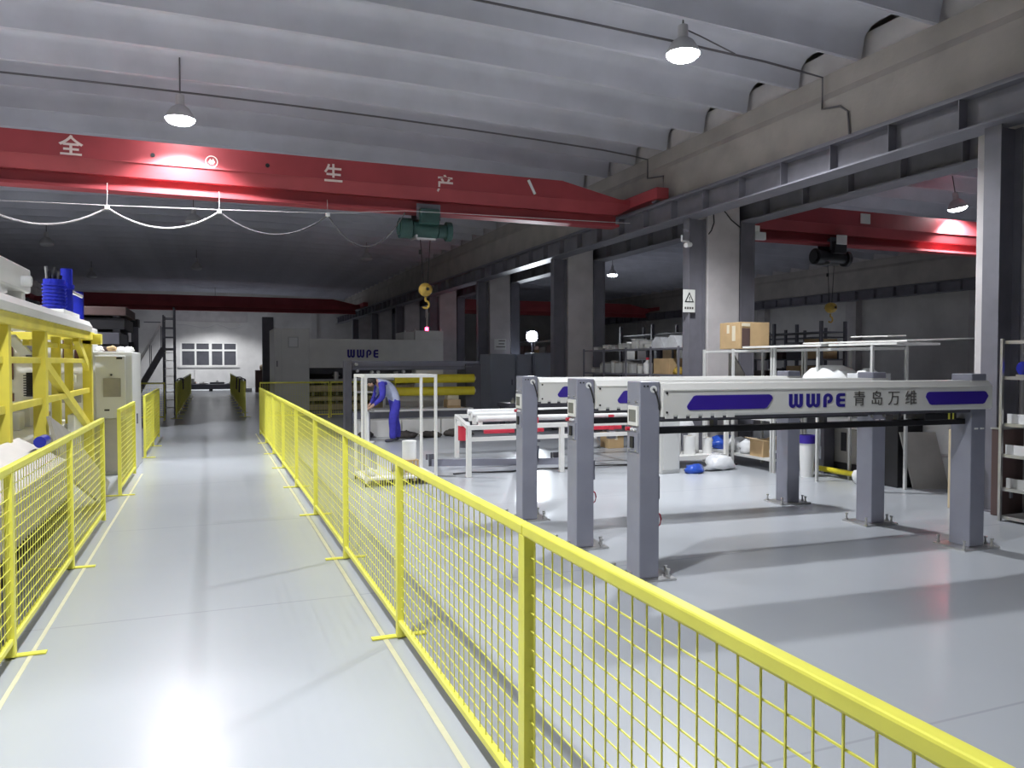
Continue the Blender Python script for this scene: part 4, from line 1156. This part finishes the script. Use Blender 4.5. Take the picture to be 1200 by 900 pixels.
dk = MB().prism([(-3.3, 2.13), (XF + .04, 2.13), (XF + .05, 2.2), (XF + .01, 2.27), (-3.3, 2.27)], 'y', 4.0, 12.3).build('deck', 'white', ym)
hs = box('roof_housing', 'white', ym, -2.5, -1.66, 4.2, 8.9, 2.38, 2.62, c=.02)
for y in (4.5, 6.5, 7.7, 8.6):
    box('housing_leg', 'white', ym, -1.80, -1.68, y, y + .14, 2.27, 2.38)
    box('housing_leg', 'white', ym, -2.48, -2.36, y, y + .14, 2.27, 2.38)
MB().tube((-1.66, 8.5, 2.47), (-1.58, 8.5, 2.47), .05, 12).build('grip', 'paper', hs)
# inner body: cream casing with maroon and dark panels
bdy = box('casing', 'white', ym, -4.2, -1.74, 13.0, 14.4, .25, 2.25, c=.02)
for x0, x1, z0, z1, m in ((-2.95, -2.66, 1.45, 2.2, 'maroon'), (-2.50, -2.36, 1.72, 2.2, 'darkgrey'), (-2.03, -1.92, 1.72, 2.12, 'maroon'), (-1.88, -1.82, 1.72, 2.12, 'maroon'), (-2.95, -2.66, 1.0, 1.25, 'maroon'),
                          (-2.50, -2.36, 1.2, 1.55, 'black'), (-2.34, -2.30, .9, 2.2, 'galv'), (-2.06, -1.80, 1.1, 1.3, 'galv'), (-2.2, -1.85, .55, .75, 'darkgrey')):
    box('casing_panel', m, bdy, x0, x1, 12.97, 13.0, z0, z1)
for x0, x1, z0, z1, m in ((-2.55, -2.2, .98, 1.14, 'paper'), (-2.1, -1.86, 1.4, 1.52, 'paper'), (-2.0, -1.8, .8, .95, 'paper'), (-2.55, -2.2, .76, .94, 'galv')):
    box('drawer_front', m, bdy, x0, x1, 12.94, 12.99, z0, z1, c=.006)
box('work_table', 'white', ym, -3.2, -1.85, 6.0, 12.9, .80, .86, c=.01)
box('table_apron', 'galv', ym, -1.95, -1.87, 6.0, 12.4, .66, .80)
for y in (6.4, 9.4, 12.0):
    box('table_leg', 'white', ym, -2.0, -1.9, y, y + .1, 0, .70); box('table_leg', 'white', ym, -3.1, -3.0, y, y + .1, 0, .86)
for k, (y, z) in enumerate(((9.7, 1.0), (10.3, 1.05), (11.0, .98), (11.6, 1.08))):
    box('tool_block', ('paper', 'galv', 'paper', 'cabinet')[k], ym, -2.5, -2.2, y, y + .3, .86, z + .1, c=.01)
box('white_column', 'paper', ym, -1.78, -1.70, 11.65, 12.2, .35, 1.0, c=.01)
for k in range(9):
    MB().lathe([(.07, -.008), (.085, -.008), (.085, .008), (.07, .008), (.07, -.008)], (-2.43, 12.86, 1.22 + k * .036), 14).build('spring_coil', 'black', ym)
MB().bar((-2.0, 9.6, 1.98), (-2.0, 10.4, 1.80), .12, .03).build('white_chute', 'paper', ym)
# sheet-metal hood in front
hd = MB()
hd.prism([(-1.62, 1.02), (-1.24, .80), (-1.24, .25), (-1.62, .25)], 'y', 4.4, 8.05)
hood = hd.build('hood', 'galv', ym)
SHP = [(-1.55, 9.08, 1.15), (-1.50, 10.03, .90), (-1.19, 10.75, .20), (-1.19, 10.1, .03), (-1.26, 8.15, .66)]
sh = MB().add(SHP + [(x - .03, y, z - .01) for x, y, z in SHP], [(0, 1, 2, 3, 4), (9, 8, 7, 6, 5)] + [(i, (i + 1) % 5, 5 + (i + 1) % 5, 5 + i) for i in range(5)]).build('slanted_sheet', 'galv', ym)
box('hood_front', 'galv', ym, -1.238, -1.225, 4.4, 7.9, .30, .76)
for k in range(34):
    MB().bar((-1.22, 5.0 + k * .09, .30), (-1.20, 5.0 + k * .09, .48), .02, .02).build('comb_tooth', 'black', hood)
mb_ = MB().tube((-1.40, 7.75, 1.0), (-1.40, 7.97, 1.0), .05, 12).build('small_blue_motor', 'motorblue', ym)
box('base_frame', 'cabinet', ym, -3.2, -1.7, 4.2, 12.6, 0, .12)
# blue gear motor on the deck
gm = thing('gear_motor', 'shiny blue gear motor on the white deck of the yellow machine', 'motor', (-1.8, 11.4, 2.27))
box('mount', 'white', gm, -2.05, -1.68, 10.9, 12.1, 2.27, 2.36, c=.01)
MB().tube((-1.86, 11.35, 2.36), (-1.86, 11.35, 2.76), .125, 20).build('motor_body', 'motorblue', gm)
for k in range(7):
    MB().lathe([(.125, -.01), (.14, -.01), (.14, .01), (.125, .01)], (-1.86, 11.35, 2.42 + k * .045), 20, 'z').build('fin', 'motorblue', gm)
MB().tube((-1.76, 11.62, 2.36), (-1.76, 11.62, 2.93), .07, 16).build('gear_column', 'motorblue', gm)
MB().tube((-1.76, 11.62, 2.66), (-1.76, 11.62, 2.72), .09, 16).build('collar', 'motorblue', gm)
MB().tube((-1.72, 11.62, 2.64), (-1.60, 11.75, 2.58), .022, 10).build('pipe', 'metal', gm)
for k in range(6):
    MB().tube((-1.93 + .025 * k, 11.3 + .02 * k, 2.74), (-1.94 + .03 * k, 11.3 + .02 * k, 2.92 - .05 * (k % 3)), .018, 8).build('valve', ('metal', 'black')[k % 2], gm)
t = thing('gear_motor', 'dark blue gear motor on a stand behind the yellow machine', 'motor', (-2.3, 15.6, 0))
box('stand', 'darkgrey', t, -2.45, -2.15, 15.4, 15.8, 0, 2.28, c=.01)
MB().tube((-2.3, 15.6, 2.28), (-2.3, 15.6, 2.95), .2, 18).build('motor_body', 'motorblue', t)
box('mount', 'white', t, -2.5, -2.1, 15.35, 15.85, 2.28, 2.33)

# grey-white cabinet standing in the fence line
ec = thing('electrical_cabinet', 'grey-white electrical cabinet standing in a gap of the yellow fence', 'cabinet', (-1.37, 13.7, 0))
box('body', 'cabinet', ec, -1.64, -1.11, 12.98, 14.5, .0, 1.86, c=.015)
dr = box('door', 'cabinet', ec, -1.61, -1.20, 12.93, 12.98, .86, 1.80, c=.012)
box('window', 'pane_grey', dr, -1.50, -1.265, 12.915, 12.932, 1.18, 1.46)
MB().tube((-1.39, 12.93, 1.51), (-1.39, 12.91, 1.51), .016, 10).build('lamp_dot', 'black', dr)
box('vent', 'black', dr, -1.49, -1.42, 12.92, 12.932, .97, .995); box('name_plate', 'black', dr, -1.32, -1.24, 12.92, 12.932, 1.745, 1.775)
box('plinth_panel', 'galv', ec, -1.62, -1.2, 12.955, 12.98, .05, .84)
box('side_handle', 'darkgrey', ec, -1.109, -1.095, 13.6, 13.66, .72, .88)
for k, (x, y, m) in enumerate([(-1.58, 13.2, 'paper'), (-1.40, 13.1, 'card'), (-1.29, 13.3, 'paper'), (-1.19, 13.55, 'paper')]):
    tag(MB().blob((x, y, 1.895), .07, .09, .05, 80 + k, .3).build('cable_bundle', m, None), ['white rag at the machine end of the cabinet top', 'brown scrap on top of the grey-white cabinet', 'white plastic scrap beside the brown one on the cabinet', 'white plastic scrap at the walkway edge of the cabinet top'][k], 'scrap')

# ------------------------------------------------------------------ dim machines further down on the left
dm = thing('stacked_press', 'dark layered press in the dim area behind the cabinet', 'machine', (-2.9, 22.5, 0))
for k in range(7):
    z = .3 + k * .37
    box('platen', ('black', 'brown', 'darkgrey')[k % 3], dm, -4.3 + .06 * (k % 2), -2.0 - .12 * (k % 2), 21.5, 23.8, z, z + .29, c=.01)
for x in (-4.1, -2.2):
    for y in (21.7, 23.6):
        box('column', 'steel', dm, x - .08, x + .08, y - .08, y + .08, 0, 2.95)
box('crown', 'brown', dm, -4.4, -1.95, 21.4, 23.9, 2.86, 3.08, c=.02)
box('base', 'darkgrey', dm, -4.4, -1.95, 21.4, 23.9, 0, .3, c=.02)
d2 = thing('pump_unit', 'dark pump unit with shiny fittings at the foot of the steel stair', 'machine', (-2.4, 25.8, 0))
box('tank', 'darkgrey', d2, -2.75, -2.05, 25.4, 26.2, 0, 1.5, c=.03)
MB().tube((-2.3, 25.6, 1.5), (-2.3, 25.6, 2.3), .26, 16).build('pump_motor', 'black', d2)
MB().tube((-2.1, 25.5, 1.5), (-2.1, 25.5, 2.75), .10, 12).build('pipe', 'darkgrey', d2)
box('top_box', 'black', d2, -2.65, -2.0, 25.4, 26.0, 2.75, 2.98)
for k in range(6):
    MB().tube((-2.45 + .1 * (k % 3), 25.30, 1.6 + .3 * (k // 3)), (-2.45 + .1 * (k % 3), 25.4, 1.62 + .3 * (k // 3)), .035, 10).build('gauge', 'metal', d2)
ss = thing('steel_stair', 'dark steel stair and railed landing in front of the far wall', 'stair', (-1.6, 27.2, 0))
for y in (26.8, 27.5):
    MB().bar((-2.55, y, .05), (-1.40, y, 2.15), .03, .16).build('stringer', 'steel', ss)
    MB().bar((-2.55, y, .95), (-1.40, y, 3.05), .03, .035).build('handrail', 'metal', ss)
    for k in range(4):
        x = -2.45 + k * .33
        MB().bar((x, y, .15 + k * .6), (x, y, 1.05 + k * .6), .025, .025).build('baluster', 'steel', ss)
for k in range(10):
    x = -2.48 + k * .115; z = .2 + k * .21
    box('tread', 'galv', ss, x - .1, x + .1, 26.82, 27.48, z - .015, z)
box('landing', 'steel', ss, -1.42, -1.06, 26.75, 27.55, 2.08, 2.15)
for x in (-1.39, -1.08):
    for y in (26.78, 27.52):
        MB().bar((x, y, 0), (x, y, 3.45 if x > -1.2 else 3.2), .05, .05).build('post', 'steel', ss)
for z in (2.5, 2.8, 3.1):
    for y in (26.78, 27.52):
        MB().bar((-1.39, y, z), (-1.08, y, z), .03, .03).build('guard_rail', 'steel', ss)
for k in range(8):
    MB().bar((-1.39, 26.78, .25 + k * .25), (-1.08, 26.78, .25 + k * .25), .025, .025).build('rung', 'metal', ss)
MB().bar((-2.0, 27.52, 3.0), (-1.39, 27.52, 3.0), .03, .03).build('guard_rail', 'steel', ss)
tag(box('steel_partition', 'steel', None, 2.16, 2.64, 36.0, 36.3, 0, 3.72, c=.01), 'tall grey steel partition post behind the white press', 'partition')

# things at the far wall
pf = thing('low_platform', 'low dark platform in front of the far wall window', 'platform', (0, 48.8, 0))
box('deck', 'darkgrey', pf, -1.95, 1.75, 48.2, 49.6, .12, .42, c=.02)
for x in (-1.7, 0, 1.5):
    box('skid', 'black', pf, x - .1, x + .1, 48.2, 49.6, 0, .12)
for k, (x, y, w, h, m) in enumerate([(-1.6, 48.6, .5, .16, 'galv'), (-1.0, 48.8, .4, .32, 'metal'), (-.4, 48.5, .5, .14, 'metal'), (.35, 48.7, .8, .22, 'steel'), (1.05, 48.5, .4, .12, 'paper'), (1.5, 48.9, .3, .25, 'galv')]):
    t = thing('machine_part', 'machined metal part lying on the low dark platform', 'machine part', (x, y, .42), 0, 'metal parts on the platform')
    box('part_base', m, t, x - w / 2, x + w / 2, y - .2, y + .2, .42, .42 + h * .5, c=.02)
    MB().tube((x, y - .25, .42 + h * .7), (x, y + .25, .42 + h * .7), h * .3, 12).build('part_hub', 'metal', t)
tag(box('white_crate', 'paper', None, 1.5, 2.2, 46.5, 47.0, 0, .22, c=.02), 'low white crate on the floor beside the dark platform', 'crate')
carton(2.35, 3.15, 45.6, 46.3, 0, 1.25, 'tall reddish brown carton near the far wall', 'brown', False)
carton(2.8, 3.2, 45.0, 45.4, 0, 1.55, 'narrow pale carton standing near the far wall', 'card_pale', False)
tag(MB().blob((2.85, 45.95, 1.36), .28, .25, .2, 90, .2).build('sack', 'card_pale', None), 'pale sack on top of the tall reddish carton', 'sack')
tag(MB().path([(-2.0 + k * .4, 53.85, 4.1 + .12 * math.sin(k * 1.3) - .1 * abs(math.sin(k))) for k in range(11)], .02).build('wall_cable', 'cable', None), 'loose pale cable sagging across the far wall above the window', 'cable')
tag(MB().path([(-.95, 53.93, 1.36), (-.95, 53.93, .3)], .03).build('wall_pipe', 'plaster', None), 'thin upright pipe under the far window', 'pipe')

# ------------------------------------------------------------------ storage bay: racks in the dark
for i, (x, y, lab) in enumerate([(13.0, 19.0, 'dim storage rack in the storage bay nearest the columns'), (16.5, 17.5, 'dim storage rack in the middle of the storage bay'), (20.0, 21.0, 'dim storage rack toward the outer wall of the storage bay'), (12.5, 27.5, 'dim storage rack deep in the storage bay')]):
    r_ = rack('storage_rack', lab, x, x + .9, y, y + 4.0, (2.6, 1.8, 1.0, .2), (y, y + 2.0, y + 4.0), 'darkgrey', 2.9, .08)
    for k in range(10):
        yy = y + .2 + (k % 5) * .76; z = (1.0, 1.8)[k // 5]
        h = .35 + .08 * ((k * 7) % 4)
        carton(x + .1, x + .8, yy, yy + .6, z, z + h, ('carton on the dim rack nearest the columns', 'carton on the dim rack in the bay middle', 'carton on the dim rack toward the outer wall', 'carton on the dim rack deep in the bay')[i], ('brown', 'galv', 'card', 'darkgrey')[(k + i) % 4], False, 'cartons on the rack %s' % ('nearest the columns', 'in the bay middle', 'toward the outer wall', 'deep in the bay')[i])
for i, (x, y, w, h, m) in enumerate([(12.0, 11.5, 1.2, 1.1, 'darkgrey'), (14.2, 10.8, 1.4, 1.3, 'steel'), (17.2, 10.2, 1.2, 1.0, 'darkgrey')]):
    t = thing('covered_machine', ['low dark machine in the storage bay behind the white racks', 'taller grey machine in the storage bay behind the white racks', 'dark machine in the storage bay under the lit red girder'][i], 'machine', (x, y, 0))
    box('machine_base', m, t, x - w / 2, x + w / 2, y - .6, y + .6, 0, h * .6, c=.03)
    box('machine_head', m, t, x - w * .3, x + w * .35, y - .4, y + .4, h * .6, h, c=.03)
    MB().tube((x - w * .45, y - .3, h * .6), (x - w * .45, y - .3, h * .9), .08, 12).build('spindle', 'galv', t)
t = thing('far_machine', 'white machine lit against the end wall of the storage bay', 'machine', (13.2, 46.5, 0))
box('machine_body', 'white', t, 12.0, 16.0, 46, 48, 0, 1.2, c=.05); box('machine_cabin', 'white', t, 13, 15, 46.2, 47.8, 1.2, 2.1, c=.05)
for x in (13.3, 14.1):
    box('machine_window', 'glass', t, x, x + .6, 46.18, 46.2, 1.4, 1.9)

# ------------------------------------------------------------------ the worker
def person():
    root = thing('person', 'person in blue workwear bending forward over the winder bed', 'person', (3.62, 16.2, 0))
    ox, oy = 3.62, 16.2
    # faces -x.  joints: name -> (x, y, z, radius x, radius y)
    J = {}
    def j(n, x, y, z, rx, ry=None): J[n] = (x, y, z, rx, ry or rx)
    j('pelvis', .06, 0, .86, .135, .165)
    j('waist', .00, 0, 1.02, .145, .17)
    j('chest', -.13, 0, 1.20, .15, .185)
    j('upper', -.24, 0, 1.285, .115, .16)
    j('neck', -.34, 0, 1.30, .055)
    j('skull0', -.40, 0, 1.29, .075)
    j('skull1', -.47, 0, 1.27, .098)
    j('skull2', -.545, 0, 1.225, .078)
    for s, n in ((-1, 'L'), (1, 'R')):
        j('hip' + n, .05, s * .095, .78, .122)
        kx, fx = (-.04, -.04) if s < 0 else (.06, .12)
        j('knee' + n, kx, s * .11, .46, .096)
        j('calf' + n, (kx + fx) / 2 + .02, s * .115, .30, .092)
        j('ankle' + n, fx, s * .12, .10, .078)
        j('heel' + n, fx + .02, s * .12, .045, .042)
        j('toe' + n, fx - .17, s * .13, .035, .035)
        j('sh' + n, -.27, s * .19, 1.235, .09)
        j('elb' + n, -.30 - .03 * s, s * .24, .965, .068)
        j('wri' + n, -.45, s * .16, .80, .036)
        j('palm' + n, -.505, s * .14, .755, .034, .02)
    E_ = [('pelvis', 'waist'), ('waist', 'chest'), ('chest', 'upper'), ('upper', 'neck'), ('neck', 'skull0'), ('skull0', 'skull1'), ('skull1', 'skull2')]
    for n in 'LR':
        E_ += [('pelvis', 'hip' + n), ('hip' + n, 'knee' + n), ('knee' + n, 'calf' + n), ('calf' + n, 'ankle' + n), ('ankle' + n, 'heel' + n), ('heel' + n, 'toe' + n),
               ('upper', 'sh' + n), ('sh' + n, 'elb' + n), ('elb' + n, 'wri' + n), ('wri' + n, 'palm' + n)]
    # five fingers on each hand
    for s, n in ((-1, 'L'), (1, 'R')):
        for k, (dy, ln) in enumerate(((-.028, .070), (-.010, .080), (.010, .076), (.028, .060))):
            a = 'f%s%d' % (n, k)
            j(a + 'a', -.54, s * .14 + dy, .735, .011); j(a + 'b', -.54 - ln * .55, s * .14 + dy * 1.2, .705, .0095); j(a + 'c', -.54 - ln * .75, s * .14 + dy * 1.2, .665, .008)
            E_ += [('palm' + n, a + 'a'), (a + 'a', a + 'b'), (a + 'b', a + 'c')]
        j('t%sa' % n, -.50, s * .14 - s * .045, .735, .011); j('t%sb' % n, -.535, s * .14 - s * .062, .705, .009)
        E_ += [('palm' + n, 't%sa' % n), ('t%sa' % n, 't%sb' % n)]
    names = list(J)
    me = bpy.data.meshes.new('body')
    me.from_pydata([J[n][:3] for n in names], [(names.index(a), names.index(b)) for a, b in E_], [])
    o = bpy.data.objects.new('tmp_body', me); COL.objects.link(o)
    sk = o.modifiers.new('skin', 'SKIN'); sk.branch_smoothing = .35; sk.use_smooth_shade = True
    for i, n in enumerate(names):
        me.skin_vertices[0].data[i].radius = (J[n][3], J[n][4])
        me.skin_vertices[0].data[i].use_root = (n == 'pelvis')
    ss_ = o.modifiers.new('sub', 'SUBSURF'); ss_.levels = 2; ss_.render_levels = 2
    dg = bpy.context.evaluated_depsgraph_get()
    m2 = bpy.data.meshes.new_from_object(o.evaluated_get(dg))
    bpy.data.objects.remove(o)
    m2.name = 'body'
    m2.materials.clear()
    for m in ('cloth_blue', 'cloth_grey', 'skin', 'shoe'): m2.materials.append(M[m])
    for p in m2.polygons:
        c = p.center; p.use_smooth = True
        k = 0
        if c.x < -.33 and c.z > 1.12 and abs(c.y) < .13: k = 2
        elif c.x < -.44 and c.z < .83 and c.z > .55: k = 2
        elif c.z < .085: k = 3
        elif c.z > .90 and abs(c.y) < .175 and c.x > -.33: k = 1
        p.material_index = k
    b = bpy.data.objects.new('body', m2); COL.objects.link(b); b.parent = root
    # hair cap, ears, nose
    hr = MB()
    hr.blob((-.455, 0, 1.295), .115, .10, .092, 3, .04, 16, 10, flat=False)
    hr.build('hair', 'hair', root, world=False)
    fc = MB().blob((-.575, 0, 1.19), .016, .014, .028, 4, .02, 8, 6, flat=False)
    fc.blob((-.47, .098, 1.235), .022, .012, .032, 4, .02, 8, 6, flat=False).blob((-.47, -.098, 1.235), .022, .012, .032, 4, .02, 8, 6, flat=False)
    fc.build('face_features', 'skin', root, world=False)
    MB().blob((-.575, .03, 1.225), .01, .01, .007, 1, 0, 8, 6, flat=False).blob((-.575, -.03, 1.225), .01, .01, .007, 1, 0, 8, 6, flat=False).build('eyes', 'hair', root, world=False)
    MB().lathe([(.07, 0), (.085, .0), (.08, .05), (.066, .055)], (-.325, 0, 1.275), 16, 'x').build('collar', 'cloth_grey', root, world=False)
    # waistband and hem of the jacket
    return root
person()
# white part the worker handles
t = thing('tool_stand', 'slim white machine part held by the person', 'part', (3.08, 16.2, 0))
MB().tube((3.08, 16.2, .02), (3.08, 16.2, .70), .035, 12).tube((3.08, 16.2, 0), (3.08, 16.2, .03), .14, 16).build('column', 'paper', t)
box('clamp', 'galv', t, 3.0, 3.2, 16.1, 16.3, .66, .71, c=.01)
box('foot_box', 'darkgrey', t, 3.0, 3.16, 16.35, 16.55, 0, .5, c=.01)
